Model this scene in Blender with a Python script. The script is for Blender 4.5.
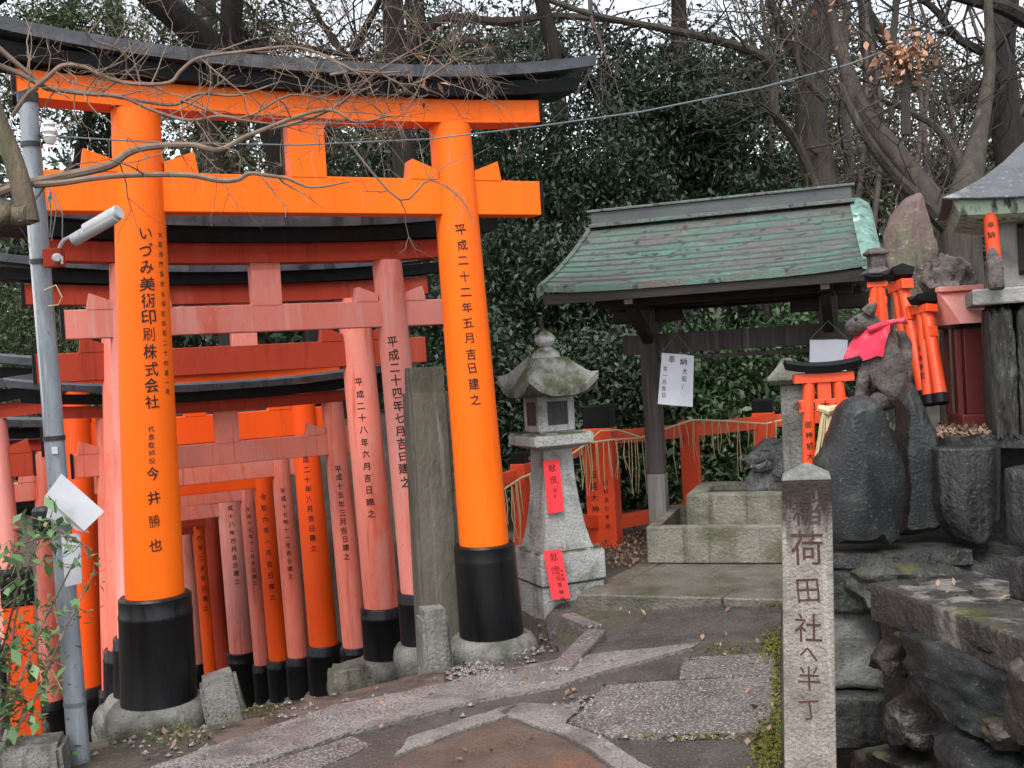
import bpy, bmesh, math, random
import numpy as np
from mathutils import Vector, Matrix, noise
for o in list(bpy.data.objects): bpy.data.objects.remove(o)
S = bpy.context.scene
COL = S.collection
rad = math.radians
# ------------------------------------------------------------------ camera, sky, sun, exposure
F = 1050.0; EZ = 1.7; ROLL = rad(3.4); PITCH = math.atan(20/F)
fw = Vector((0, math.cos(PITCH), -math.sin(PITCH)))
r0 = Vector((1, 0, 0)); u0 = r0.cross(fw)
RT = r0*math.cos(ROLL) - u0*math.sin(ROLL)
UP = r0*math.sin(ROLL) + u0*math.cos(ROLL)
EYE = Vector((0, 0, EZ))
cam = bpy.data.objects.new('camera', bpy.data.cameras.new('camera')); COL.objects.link(cam)
cam.data.sensor_width = 36; cam.data.lens = 36*F/1024
cam.data.clip_start = .05; cam.data.clip_end = 600
m = Matrix((RT, UP, -fw)).transposed().to_4x4(); m.translation = EYE
cam.matrix_world = m; S.camera = cam
W = bpy.data.worlds.new('World'); S.world = W; W.use_nodes = True
nt = W.node_tree; bg = nt.nodes['Background']
sky = nt.nodes.new('ShaderNodeTexSky'); sky.sky_type = 'NISHITA'; sky.sun_disc = False
SUN_EL, SUN_AZ = rad(58), rad(195)         # azimuth clockwise from +Y
sky.sun_elevation = SUN_EL; sky.sun_rotation = SUN_AZ
sky.air_density = 1.0; sky.dust_density = 2.0; sky.ozone_density = 1.0
hs = nt.nodes.new('ShaderNodeHueSaturation'); hs.inputs['Saturation'].default_value = .3
nt.links.new(sky.outputs[0], hs.inputs['Color']); nt.links.new(hs.outputs[0], bg.inputs[0])
bg.inputs[1].default_value = .15
sun = bpy.data.objects.new('sun', bpy.data.lights.new('sun', 'SUN')); COL.objects.link(sun)
sun.data.energy = 1.5; sun.data.angle = rad(25); sun.data.color = (1, .975, .95)
sd = Vector((math.sin(SUN_AZ)*math.cos(SUN_EL), math.cos(SUN_AZ)*math.cos(SUN_EL), math.sin(SUN_EL)))
sun.rotation_euler = sd.to_track_quat('Z', 'Y').to_euler(); sun.location = (0, -5, 20)
S.view_settings.view_transform = 'Standard'; S.view_settings.look = 'None'
S.view_settings.gamma = 1; S.view_settings.use_curve_mapping = False
S.view_settings.exposure = 1.28
S.cycles.max_bounces = 6; S.cycles.transparent_max_bounces = 4; S.cycles.use_denoising = True
rng = np.random.default_rng(7); random.seed(7)

# ------------------------------------------------------------------ helpers
def P(px, py, d): return EYE + RT*((px-512)/F*d) - UP*((py-384)/F*d) + fw*d
def hz(px): return 364 - math.tan(ROLL)*(px-512)
def zat(px, py, d): return P(px, py, d).z
def lerp(a, b, t): return a+(b-a)*t
def smooth(a, b, x):
    t = max(0, min(1, (x-a)/(b-a))); return t*t*(3-2*t)

# torii axis frame
T1R, T1L = P(493, 650, 6.9), P(160, 718, 6.0)
U = (T1R-T1L); U.z = 0; SPAN1 = U.length; U.normalize()
N = Vector((-U.y, U.x, 0)); MID1 = (T1R+T1L)/2
def plateau(x, y): return EZ-1.66-.045*(min(max(y, 2), 6.6)-3.5)+.05*min(max(y-6.6, 0), 1.4)+.04*min(max(x, -3), 2)
def ground(x, y):
    zp = plateau(x, y)
    q = Vector((x, y, 0))-Vector((MID1.x, MID1.y, 0)); t = q.dot(N); s = q.dot(U)
    low = plateau(MID1.x, MID1.y)-.3*min(max(t+.5, 0), 14)
    k = smooth(1.75, 1.28, s)*smooth(-.5, -.35, t)
    z = lerp(zp, min(low, zp), k)
    z -= .5*smooth(.243*y+.02, .243*y+.13, x)*smooth(6.0, 5.4, y)*smooth(0, 2, y)     # drain at the foot of the terrace wall
    z += max(0, y-24)*.10 if y > 24 else 0
    return z
def gp(px, py):
    d = 2.0
    for i in range(4000):
        p = P(px, py, d)
        if p.z <= ground(p.x, p.y): return Vector((p.x, p.y, ground(p.x, p.y)))
        d += .01
    return p

MATS = {}
def mat(name, base, alt=None, scale=4., rough=.6, bump=0., bscale=25., stretch=(1, 1, 1), spec=.5,
        dirt=None, speck=None, streak=None, stain=None, island=None, contrast=(.35, .65), rvar=0., detail=6, metal=0., moss=None, trans=0.):
    m_ = bpy.data.materials.new(name); m_.use_nodes = True; t = m_.node_tree; L = t.links
    b = t.nodes['Principled BSDF']
    tc = t.nodes.new('ShaderNodeTexCoord'); mp = t.nodes.new('ShaderNodeMapping'); mp.inputs['Scale'].default_value = stretch
    L.new(tc.outputs['Object'], mp.inputs[0])
    def nz(sc, det=detail, vec=mp.outputs[0], r=.6):
        n = t.nodes.new('ShaderNodeTexNoise'); n.inputs['Scale'].default_value = sc; n.inputs['Detail'].default_value = det
        n.inputs['Roughness'].default_value = r; L.new(vec, n.inputs['Vector']); return n.outputs['Fac']
    def ramp(f, lo, hi):
        r = t.nodes.new('ShaderNodeMapRange'); r.inputs['From Min'].default_value = lo; r.inputs['From Max'].default_value = hi
        L.new(f, r.inputs[0]); return r.outputs[0]
    def mix(f, a, c):
        x = t.nodes.new('ShaderNodeMix'); x.data_type = 'RGBA'
        if hasattr(f, 'links') or not isinstance(f, (int, float)): L.new(f, x.inputs[0])
        else: x.inputs[0].default_value = f
        for sock, v in ((x.inputs[6], a), (x.inputs[7], c)):
            if isinstance(v, tuple): sock.default_value = (*v, 1)
            else: L.new(v, sock)
        return x.outputs[2]
    col = base
    if alt: col = mix(ramp(nz(scale), *contrast), base, alt)
    if island:
        g = t.nodes.new('ShaderNodeNewGeometry')
        col = mix(g.outputs['Random Per Island'], col, island)
    if dirt:
        c, sc, lo, hi = dirt; col = mix(ramp(nz(sc), lo, hi), col, c)
    if speck:
        c, sc, lo, hi = speck; col = mix(ramp(nz(sc, 2, tc.outputs['Object']), lo, hi), col, c)
    if streak:   # rain streaks running down
        c, k, lo, hi = streak; m3 = t.nodes.new('ShaderNodeMapping'); m3.inputs['Scale'].default_value = (k, k, k*.07); L.new(tc.outputs['Object'], m3.inputs[0])
        col = mix(ramp(nz(1, 4, m3.outputs[0]), lo, hi), col, c)
    if stain:    # weathering that starts at a height on the thing
        c, z0, z1, am = stain; sz = t.nodes.new('ShaderNodeSeparateXYZ'); L.new(tc.outputs['Object'], sz.inputs[0])
        m4 = t.nodes.new('ShaderNodeMapping'); m4.inputs['Scale'].default_value = (26, 26, 5); L.new(tc.outputs['Object'], m4.inputs[0])
        ml = t.nodes.new('ShaderNodeMath'); ml.operation = 'MULTIPLY_ADD'; L.new(nz(1, 6, m4.outputs[0]), ml.inputs[0]); ml.inputs[1].default_value = am; L.new(sz.outputs[2], ml.inputs[2])
        col = mix(ramp(ml.outputs[0], z0+am*.5, z1+am*.5), col, c)
    if moss:   # moss settles on faces that look up
        c, sc, lo, hi = moss
        g2 = t.nodes.new('ShaderNodeNewGeometry'); sx = t.nodes.new('ShaderNodeSeparateXYZ'); L.new(g2.outputs['Normal'], sx.inputs[0])
        mm = t.nodes.new('ShaderNodeMath'); mm.operation = 'MULTIPLY'
        L.new(ramp(nz(sc), lo, hi), mm.inputs[0]); L.new(ramp(sx.outputs[2], .1, .7), mm.inputs[1]); col = mix(mm.outputs[0], col, c)
    if isinstance(col, tuple): b.inputs['Base Color'].default_value = (*col, 1)
    else: L.new(col, b.inputs['Base Color'])
    b.inputs['Roughness'].default_value = rough; b.inputs['Specular IOR Level'].default_value = spec; b.inputs['Metallic'].default_value = metal
    if rvar:
        r = t.nodes.new('ShaderNodeMapRange'); L.new(nz(scale*1.7), r.inputs[0]); r.inputs['From Min'].default_value = .35; r.inputs['From Max'].default_value = .65
        r.inputs['To Min'].default_value = rough-rvar; r.inputs['To Max'].default_value = rough+rvar; L.new(r.outputs[0], b.inputs['Roughness'])
    if bump:
        bn = t.nodes.new('ShaderNodeBump'); bn.inputs['Strength'].default_value = min(1, bump); bn.inputs['Distance'].default_value = .02
        L.new(nz(bscale, 8), bn.inputs['Height']); L.new(bn.outputs[0], b.inputs['Normal'])
    if trans:
        tr = t.nodes.new('ShaderNodeBsdfTranslucent'); ms = t.nodes.new('ShaderNodeMixShader'); ms.inputs[0].default_value = trans
        if isinstance(col, tuple): tr.inputs[0].default_value = (*col, 1)
        else: L.new(col, tr.inputs[0])
        out = t.nodes['Material Output']; L.new(b.outputs[0], ms.inputs[1]); L.new(tr.outputs[0], ms.inputs[2]); L.new(ms.outputs[0], out.inputs[0])
    MATS[name] = m_; return m_

mat('vivid_orange', (.88, .145, .003), (.82, .118, .002), 2, .5, .08, 30, (1, 1, .15), dirt=((.62, .085, .004), 7, .60, .82), streak=((.66, .085, .003), 26, .60, .82), speck=((.35, .06, .01), 70, .70, .76), spec=.22)
mat('faded_pink', (.67, .20, .145), (.58, .105, .06), 1.8, .7, .15, 40, (1, 1, .35), dirt=((.57, .245, .205), 3.5, .47, .7), contrast=(.4, .6), streak=((.43, .055, .026), 14, .55, .75), speck=((.25, .05, .03), 60, .68, .75), spec=.2)
mat('pale_pink', (.68, .26, .215), (.60, .15, .105), 1.3, .7, .15, 40, (1, 1, .35), dirt=((.50, .075, .035), 2.2, .54, .74), streak=((.62, .31, .28), 16, .53, .73), speck=((.28, .07, .05), 60, .68, .75), spec=.2)
mat('old_vermilion', (.33, .036, .014), (.26, .027, .012), 2, .65, .15, 40, (1, 1, .3), dirt=((.38, .085, .05), 4, .56, .8), streak=((.18, .018, .010), 12, .54, .75), spec=.2)
mat('fresh_vermilion', (.78, .082, .004), (.70, .062, .004), 2, .45, .06, 30, (1, 1, .2), dirt=((.5, .05, .01), 7, .62, .85), spec=.35)
mat('fence_vermilion', (.72, .07, .010), (.62, .05, .01), 4, .5, .1, 30, dirt=((.35, .05, .02), 6, .62, .85))
mat('black_lacquer', (.0035, .0035, .0042), (.008, .008, .009), 5, .34, .25, 14, (1, 1, .15), rvar=.1, speck=((.03, .032, .035), 70, .7, .85), spec=.3)
mat('black_beam', (.0035, .0035, .004), (.008, .008, .009), 6, .55, .2, 40, rvar=.1, spec=.18)
mat('roof_black', (.085, .092, .108), (.045, .048, .056), 9, .36, .15, 30, (.3, 1, 1), rvar=.12, streak=((.02, .02, .022), 9, .52, .7), dirt=((.13, .135, .15), 5, .6, .75))
mat('ink', (.015, .010, .010), (.03, .02, .018), 20, .7, dirt=((.30, .07, .02), 55, .60, .70), spec=.2)
mat('ink_faded', (.085, .030, .024), (.05, .025, .022), 40, .8, spec=.2)
mat('ink_worn', (.055, .034, .029), (.032, .022, .019), 40, .85, dirt=((.06, .042, .036), 50, .5, .62), spec=.2)
mat('ink_red', (.045, .020, .017), (.075, .036, .030), 40, .85, dirt=((.13, .10, .085), 70, .58, .70), spec=.2)
mat('stone_light', (.205, .198, .178), (.13, .126, .11), 5, .75, .8, 45, dirt=((.055, .06, .038), 3.2, .46, .64), speck=((.075, .072, .065), 110, .56, .68), streak=((.05, .05, .04), 14, .54, .72), spec=.3)
mat('stone_lantern', (.40, .40, .39), (.27, .272, .255), 4, .75, .8, 45, dirt=((.085, .095, .065), 3.4, .52, .70), speck=((.17, .17, .16), 120, .57, .68), streak=((.12, .125, .105), 14, .58, .77), moss=((.040, .046, .016), 6, .33, .52), spec=.3)
mat('stone_roof', (.19, .19, .175), (.115, .118, .10), 5, .8, .9, 40, dirt=((.06, .066, .045), 5, .47, .62), speck=((.085, .085, .078), 110, .56, .67), streak=((.07, .074, .06), 12, .54, .7), moss=((.040, .046, .018), 5, .40, .58), spec=.25)
mat('stone_moss', (.215, .205, .168), (.14, .132, .104), 3.5, .75, .8, 40, dirt=((.085, .088, .05), 3.4, .47, .66), speck=((.085, .08, .068), 100, .57, .68), streak=((.065, .062, .048), 12, .53, .70), spec=.3)
mat('stone_wet', (.125, .112, .092), (.075, .068, .055), 3, .36, .6, 45, dirt=((.055, .056, .034), 3, .5, .68), speck=((.16, .15, .13), 100, .6, .7), streak=((.19, .185, .155), 7, .6, .75), rvar=.15)
mat('stone_pillar', (.115, .105, .083), (.070, .068, .050), 3, .85, .8, 30, (1, 1, .4), dirt=((.04, .042, .03), 4, .5, .68), streak=((.165, .16, .135), 18, .56, .74), spec=.25)
mat('stone_post', (.285, .252, .218), (.195, .172, .148), 7, .8, .7, 60, dirt=((.10, .082, .068), 4.5, .52, .68), speck=((.14, .122, .105), 150, .54, .66), streak=((.36, .33, .295), 20, .56, .72), stain=((.030, .021, .018), 1.30, 1.46, .45), spec=.25)
mat('stone_post_head', (.10, .075, .068), (.30, .27, .25), 11, .75, .5, 70, (1, 1, .35), speck=((.05, .04, .036), 90, .55, .66))
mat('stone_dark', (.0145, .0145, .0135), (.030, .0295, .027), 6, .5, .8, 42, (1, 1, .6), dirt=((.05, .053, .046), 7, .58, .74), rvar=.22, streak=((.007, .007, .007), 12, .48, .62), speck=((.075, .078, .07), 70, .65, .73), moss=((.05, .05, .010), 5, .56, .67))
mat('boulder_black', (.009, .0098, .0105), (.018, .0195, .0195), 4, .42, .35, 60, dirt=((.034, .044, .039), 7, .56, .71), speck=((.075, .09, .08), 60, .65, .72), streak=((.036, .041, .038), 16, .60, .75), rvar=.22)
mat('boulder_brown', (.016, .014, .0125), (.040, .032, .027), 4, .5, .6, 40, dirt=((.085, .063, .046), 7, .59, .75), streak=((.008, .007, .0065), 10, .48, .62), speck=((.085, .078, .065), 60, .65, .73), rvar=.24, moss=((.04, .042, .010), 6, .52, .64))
mat('concrete_pale', (.19, .19, .178), (.125, .125, .115), 6, .8, .6, 50, dirt=((.045, .045, .041), 3, .50, .70), speck=((.075, .075, .07), 110, .58, .68), streak=((.06, .06, .055), 11, .56, .74), spec=.25)
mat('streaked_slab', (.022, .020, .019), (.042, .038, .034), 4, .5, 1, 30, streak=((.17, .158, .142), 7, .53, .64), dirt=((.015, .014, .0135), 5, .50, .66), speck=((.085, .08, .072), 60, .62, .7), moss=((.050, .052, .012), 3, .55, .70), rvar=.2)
mat('stele', (.135, .105, .078), (.075, .055, .048), 3.4, .75, .9, 14, dirt=((.13, .14, .075), 4.4, .50, .64), speck=((.26, .25, .20), 26, .60, .70), streak=((.055, .046, .04), 10, .52, .68), stain=((.12, .078, .072), 1.0, 1.5, .9), spec=.3)
mat('shrine_rock', (.042, .040, .034), (.020, .020, .018), 5, .75, .9, 20, (1.6, 1.6, .3), dirt=((.17, .205, .155), 7, .57, .71), streak=((.010, .010, .009), 12, .5, .64), speck=((.10, .11, .09), 60, .62, .7), spec=.3)
mat('fox_stone', (.115, .098, .092), (.052, .043, .040), 10, .8, .9, 28, dirt=((.17, .165, .16), 6, .56, .72), speck=((.03, .026, .024), 60, .58, .7), spec=.3)
mat('dragon_stone', (.18, .182, .178), (.08, .083, .08), 16, .7, .9, 36, speck=((.04, .04, .038), 50, .56, .68), spec=.3)
mat('granite', (.25, .225, .21), (.165, .147, .137), 3, .5, .7, 60, speck=((.058, .050, .047), 92, .50, .57), rvar=.2, dirt=((.085, .070, .062), 2.6, .52, .70))
mat('granite_pale', (.235, .212, .195), (.18, .165, .15), 4, .5, .7, 60, speck=((.08, .070, .065), 92, .53, .60), rvar=.18, dirt=((.095, .08, .07), 3, .50, .68))
mat('granite_grey', (.108, .095, .088), (.066, .058, .055), 4, .45, .7, 60, speck=((.27, .245, .228), 84, .53, .60), rvar=.2, dirt=((.05, .043, .039), 2.8, .52, .70))
mat('path_concrete', (.070, .060, .052), (.042, .036, .032), 3, .42, .8, 60, speck=((.12, .105, .092), 100, .56, .65), rvar=.24, dirt=((.022, .019, .017), 1.6, .48, .66))
mat('brown_concrete', (.112, .074, .055), (.075, .054, .043), 3, .48, .7, 60, dirt=((.20, .080, .040), 1.8, .56, .76), speck=((.042, .033, .029), 100, .55, .63), rvar=.22)
mat('gutter_dirt', (.070, .047, .036), (.105, .075, .06), 5, .6, .9, 40, dirt=((.024, .019, .016), 7, .47, .64))
mat('soil', (.060, .046, .034), (.035, .030, .022), 3, .8, .7, 30, speck=((.12, .075, .045), 24, .56, .7), dirt=((.035, .045, .015), 1.1, .5, .7))
mat('moss_mat', (.065, .07, .012), (.035, .042, .010), 12, .9, island=(.11, .11, .022), spec=.2)
mat('wood_grey', (.070, .058, .055), (.034, .028, .027), 5, .65, .4, 40, (3, 3, .2), streak=((.125, .105, .10), 22, .56, .76), spec=.3)
mat('wood_dark', (.016, .013, .012), (.030, .024, .021), 5, .65, .3, 40, (.4, .4, 3), spec=.25)
mat('wood_base', (.21, .19, .18), (.12, .11, .10), 6, .65, .3, 40, (3, 3, .2))
mat('copper', (.055, .092, .075), (.088, .068, .062), 2.6, .5, .4, 40, (.6, 2.2, 2.2), contrast=(.42, .58), dirt=((.05, .135, .10), 3.2, .47, .62), rvar=.14, speck=((.018, .020, .018), 12, .58, .66), streak=((.125, .14, .128), 14, .57, .73))
mat('copper_bright', (.15, .255, .215), (.09, .165, .14), 6, .5, .4, 30, dirt=((.36, .42, .40), 8, .57, .67), streak=((.04, .08, .068), 11, .53, .65))
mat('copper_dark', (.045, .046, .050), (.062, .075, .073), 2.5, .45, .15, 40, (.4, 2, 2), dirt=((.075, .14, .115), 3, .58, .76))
mat('white_cloth', (.72, .72, .79), (.64, .64, .71), 5, .8)
mat('paper', (.47, .47, .50), (.40, .40, .43), 6, .7, dirt=((.28, .26, .24), 5, .58, .75))
mat('white_paint', (.52, .52, .53), (.44, .44, .45), 5, .5)
mat('white_wood', (.62, .58, .55), (.45, .4, .38), 8, .6)
mat('red_paper', (.86, .035, .05), (.8, .03, .04), 5, .5)
mat('red_bib', (.66, .045, .085), (.52, .030, .06), 14, .9, .4, 60, dirt=((.74, .14, .18), 9, .55, .72), spec=.15)
mat('straw', (.46, .37, .19), (.32, .25, .13), 20, .8, island=(.52, .44, .26))
mat('galvanised', (.26, .29, .32), (.16, .18, .20), 9, .5, .2, 40, (1, 1, .3), metal=.15, dirt=((.09, .09, .087), 5, .55, .72), speck=((.085, .06, .045), 30, .64, .74), streak=((.36, .385, .41), 22, .55, .72))
mat('cctv_paint', (.40, .41, .42), (.33, .34, .35), 8, .45, dirt=((.2, .2, .2), 12, .6, .75))
mat('black_plastic', (.015, .016, .018), rough=.4)
mat('dark_glass', (.05, .05, .055), rough=.2)
mat('porcelain', (.7, .72, .70), rough=.2)
mat('wire_grey', (.12, .145, .155), rough=.6)
mat('pink_copper', (.86, .38, .31), (.80, .30, .24), 4, .5, dirt=((.88, .58, .54), 5, .58, .75))
mat('shrine_red', (.15, .020, .018), (.11, .015, .014), 5, .5, .1, 30, (3, 3, .3))
mat('shrine_grey', (.31, .31, .295), (.22, .22, .205), 5, .75, .6, 40, dirt=((.10, .105, .095), 4, .52, .7), streak=((.12, .12, .11), 12, .56, .74), spec=.3)
mat('shrine_roof', (.085, .09, .10), (.055, .058, .066), 5, .65, .7, 36, dirt=((.30, .30, .29), 2.6, .61, .72), speck=((.15, .155, .16), 60, .6, .7))
mat('lichen_green', (.33, .42, .32), (.04, .045, .04), 9, .7, .3, 40, (3, 3, .5), contrast=(.5, .62))
mat('bark', (.070, .058, .048), (.036, .031, .026), 5, .9, 1, 22, (2.5, 2.5, .4), dirt=((.055, .062, .034), 4, .53, .72), streak=((.12, .10, .085), 9, .60, .76), spec=.2)
mat('bark_dark', (.034, .029, .025), (.019, .016, .015), 4, .9, 1, 20, (2.5, 2.5, .4), spec=.2)
mat('bark_pale', (.145, .112, .078), (.075, .060, .044), 6, .85, .9, 22, (2, 2, .5), dirt=((.06, .064, .03), 4, .52, .7), streak=((.21, .165, .11), 14, .56, .72), spec=.2)
mat('twig', (.21, .155, .118), (.13, .095, .075), 12, .9, spec=.15)
mat('twig_far', (.095, .074, .066), (.06, .048, .043), 6, .9, spec=.2)
mat('leaf_dark', (.022, .042, .025), (.040, .060, .034), .8, .55, island=(.060, .080, .050), spec=.3, trans=.12)
mat('leaf_shrub', (.026, .056, .024), (.040, .072, .030), 1.1, .5, island=(.066, .105, .046), spec=.35, trans=.14)
mat('leaf_olive', (.046, .056, .026), (.072, .074, .036), .7, .55, island=(.095, .092, .056), spec=.3, trans=.2)
mat('leaf_pine', (.032, .054, .023), (.046, .066, .027), .7, .55, island=(.07, .09, .04), spec=.3, trans=.15)
mat('leaf_vine', (.075, .165, .05), (.05, .115, .04), 6, .5, island=(.13, .22, .085), trans=.2)
mat('leaf_dry', (.30, .13, .065), (.20, .085, .045), 8, .7, island=(.42, .24, .15))
mat('leaf_litter', (.16, .085, .055), (.10, .06, .042), 6, .7, island=(.26, .16, .10))

ORG = {}
class MB:
    def __init__(s): s.v = []; s.f = []
    def add(s, vs, fs):
        n = len(s.v); s.v += [Vector(a) for a in vs]; s.f += [[i+n for i in f] for f in fs]; return s
    def box(s, c, size, X=(1, 0, 0), Y=(0, 1, 0), Z=(0, 0, 1), taper=1.0):
        c = Vector(c); X, Y, Z = Vector(X), Vector(Y), Vector(Z); a, b, h = [k/2 for k in size]; vs = []
        for sz in (-1, 1):
            k = taper if sz > 0 else 1
            for sx, sy in ((-1, -1), (1, -1), (1, 1), (-1, 1)): vs.append(c+X*(sx*a*k)+Y*(sy*b*k)+Z*(sz*h))
        return s.add(vs, [(3, 2, 1, 0), (4, 5, 6, 7), (0, 1, 5, 4), (1, 2, 6, 5), (2, 3, 7, 6), (3, 0, 4, 7)])
    def loft(s, rings, cap=True):
        n = len(rings[0]); vs = [p for r in rings for p in r]; fs = []
        for i in range(len(rings)-1):
            for j in range(n):
                k = (j+1) % n; fs.append((i*n+j, i*n+k, (i+1)*n+k, (i+1)*n+j))
        if cap: fs.append(tuple(range(n-1, -1, -1))); fs.append(tuple((len(rings)-1)*n+j for j in range(n)))
        return s.add(vs, fs)
    def tube(s, pts, rs, n=6, cap=True):
        pts = [Vector(p) for p in pts]; rings = []; ref = None
        for i, p in enumerate(pts):
            t = (pts[min(i+1, len(pts)-1)]-pts[max(i-1, 0)])
            t = t.normalized() if t.length > 1e-9 else Vector((0, 0, 1))
            if ref is None: ref = t.orthogonal().normalized()
            ref = (ref-t*ref.dot(t)); ref = ref.normalized() if ref.length > 1e-6 else t.orthogonal().normalized()
            b = t.cross(ref); r = rs[i] if isinstance(rs, (list, tuple)) else rs
            rings.append([p+(ref*math.cos(a)+b*math.sin(a))*r for a in [2*math.pi*k/n for k in range(n)]])
        return s.loft(rings, cap)
    def lathe(s, prof, axis0, axis1=None, n=24, sq=None):
        """prof: list of (radius, z); centre moves from axis0 to axis1 over the profile's z range"""
        a0 = Vector(axis0); z0, z1 = prof[0][1], prof[-1][1]; rings = []
        for r, z in prof:
            sh = Vector((0, 0, 0))
            if axis1 is not None: sh = axis1(z)
            rings.append([a0+sh+Vector((r*math.cos(2*math.pi*k/n), r*math.sin(2*math.pi*k/n), z)) for k in range(n)])
        return s.loft(rings)
    def build(s, name, mt, parent=None, smooth_=False, bevel=0, label=None, org=None, segs=2):
        o_ = org if org is not None else (ORG.get(parent.name) if parent else None)
        if o_ is None: o_ = Vector((0, 0, 0))
        me = bpy.data.meshes.new(name); me.from_pydata([v-o_ for v in s.v], [], s.f)
        bm = bmesh.new(); bm.from_mesh(me)
        bmesh.ops.recalc_face_normals(bm, faces=bm.faces)
        if bevel:
            es = [e for e in bm.edges if len(e.link_faces) == 2 and e.calc_face_angle(0) > .5]
            bmesh.ops.bevel(bm, geom=es, offset=bevel, segments=segs, affect='EDGES', profile=.5)
        bm.to_mesh(me); bm.free()
        me.materials.append(MATS[mt])
        if smooth_:
            for p in me.polygons: p.use_smooth = True
            me.set_sharp_from_angle(angle=rad(40))
        ob = bpy.data.objects.new(name, me); COL.objects.link(ob)
        if parent: ob.parent = parent
        else: ob.location = o_
        ORG[ob.name] = o_
        if label: ob['label'] = label
        return ob
def tag(o, label, cat, group=None):
    o['label'] = label; o['category'] = cat
    if group: o['group'] = group
    return o
def thing(name, label, cat, loc, group=None):
    o = bpy.data.objects.new(name, None); COL.objects.link(o); o.location = loc; o.empty_display_size = .1
    ORG[o.name] = Vector(loc); return tag(o, label, cat, group)
def kind(o, k): o['kind'] = k; return o

def fast_mesh(name, V, Fq, mt, parent=None, org=None):
    o_ = org if org is not None else (ORG.get(parent.name) if parent else Vector((0, 0, 0)))
    V = np.asarray(V, dtype=np.float32)-np.array(o_, dtype=np.float32); Fq = np.asarray(Fq, dtype=np.int32); k = Fq.shape[1]
    me = bpy.data.meshes.new(name); me.vertices.add(len(V)); me.vertices.foreach_set('co', V.ravel())
    me.loops.add(Fq.size); me.loops.foreach_set('vertex_index', Fq.ravel())
    me.polygons.add(len(Fq)); me.polygons.foreach_set('loop_start', np.arange(0, Fq.size, k, dtype=np.int32))
    me.update(calc_edges=True); me.materials.append(MATS[mt])
    ob = bpy.data.objects.new(name, me); COL.objects.link(ob)
    if parent: ob.parent = parent
    else: ob.location = o_
    ORG[ob.name] = Vector(o_); return ob
def leaf_quads(C, size, width=.42, up=.3, droop=.2, var=.35):
    n = len(C); d = rng.normal(size=(n, 3)); d[:, 2] -= droop; d /= np.linalg.norm(d, axis=1)[:, None]
    nn = rng.normal(size=(n, 3)); nn[:, 2] += up*3; s = np.cross(d, nn); s /= (np.linalg.norm(s, axis=1)[:, None]+1e-9)
    nn = np.cross(s, d); l = size*(1+var*rng.normal(size=(n, 1))).clip(.4, 1.9)
    fold = .12*l*nn
    a = C-d*l*.5; b = C+s*l*width*.5+fold*.6; c = C+d*l*.5-nn*l*.06; e = C-s*l*width*.5+fold*.6
    V = np.stack([a, b, c, e], 1).reshape(-1, 3); Fq = np.arange(4*n).reshape(-1, 4); return V, Fq
def blob_points(blobs, shell=.55):
    out = []
    for (c, r, ncl, k, spread) in blobs:
        c = np.array(c); r = np.array(r)
        d = rng.normal(size=(ncl, 3)); d /= np.linalg.norm(d, axis=1)[:, None]
        q = d*(rng.random((ncl, 1))**shell)*r*(.8+.45*rng.random((ncl, 1)))+c
        pts = (q[:, None, :]+rng.normal(size=(ncl, k, 3))*spread*np.array([1, 1, .7])).reshape(-1, 3); out.append(pts)
    return np.concatenate(out)

def cut_planes(seed, n):
    q = random.Random(seed*13+5); out = []
    for i in range(n):
        v = Vector((q.gauss(0, 1), q.gauss(0, 1), q.gauss(0, .8))).normalized(); out.append((v, q.uniform(.66, .92)))
    return out
def rock(name, mt, c, size, seed, parent=None, rough=.18, fs=1.3, shape=None, sub=4, X=None, Y=None, label=None, boxy=0., fine=.03, facets=9):
    bm = bmesh.new(); bmesh.ops.create_icosphere(bm, subdivisions=sub, radius=1)
    X = X or Vector((1, 0, 0)); Y = Y or Vector((0, 1, 0)); sv = Vector((seed*3.1, seed*1.7, seed*.9)); B = MB(); cuts = cut_planes(seed, facets)
    for v in bm.verts:
        p = v.co.copy()
        if boxy:
            mx = max(abs(p.x), abs(p.y), abs(p.z)); p = p.lerp(p/mx, boxy)
        f_ = 1+fine*.4*noise.noise(p*16+sv)+rough*noise.noise(p*fs+sv)+rough*.5*noise.noise(p*fs*2.3+sv)+fine*noise.noise(p*7+sv)
        for nn, oo in cuts:
            e_ = p.dot(nn)-oo
            if e_ > 0: p = p-nn*e_*.93
        p = p*f_
        if shape: p = shape(p)
        v.co = Vector(c)+X*(p.x*size[0])+Y*(p.y*size[1])+Vector((0, 0, p.z*size[2]))
    B.v = [v.co.copy() for v in bm.verts]; B.f = [[v.index for v in f.verts] for f in bm.faces]; bm.free()
    o = B.build(name, mt, parent, True, label=label, org=None if parent else Vector(c)); return o
def outline_slab(B, pts, d_dir, thick):
    """closed outline (world points, front face) pushed back along d_dir"""
    n = len(pts); a = [Vector(p) for p in pts]; b = [p+Vector(d_dir)*thick for p in a]
    return B.add(a+b, [tuple(range(n)), tuple(range(2*n-1, n-1, -1))]+[(i, (i+1) % n, n+(i+1) % n, n+i) for i in range(n)])

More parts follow.
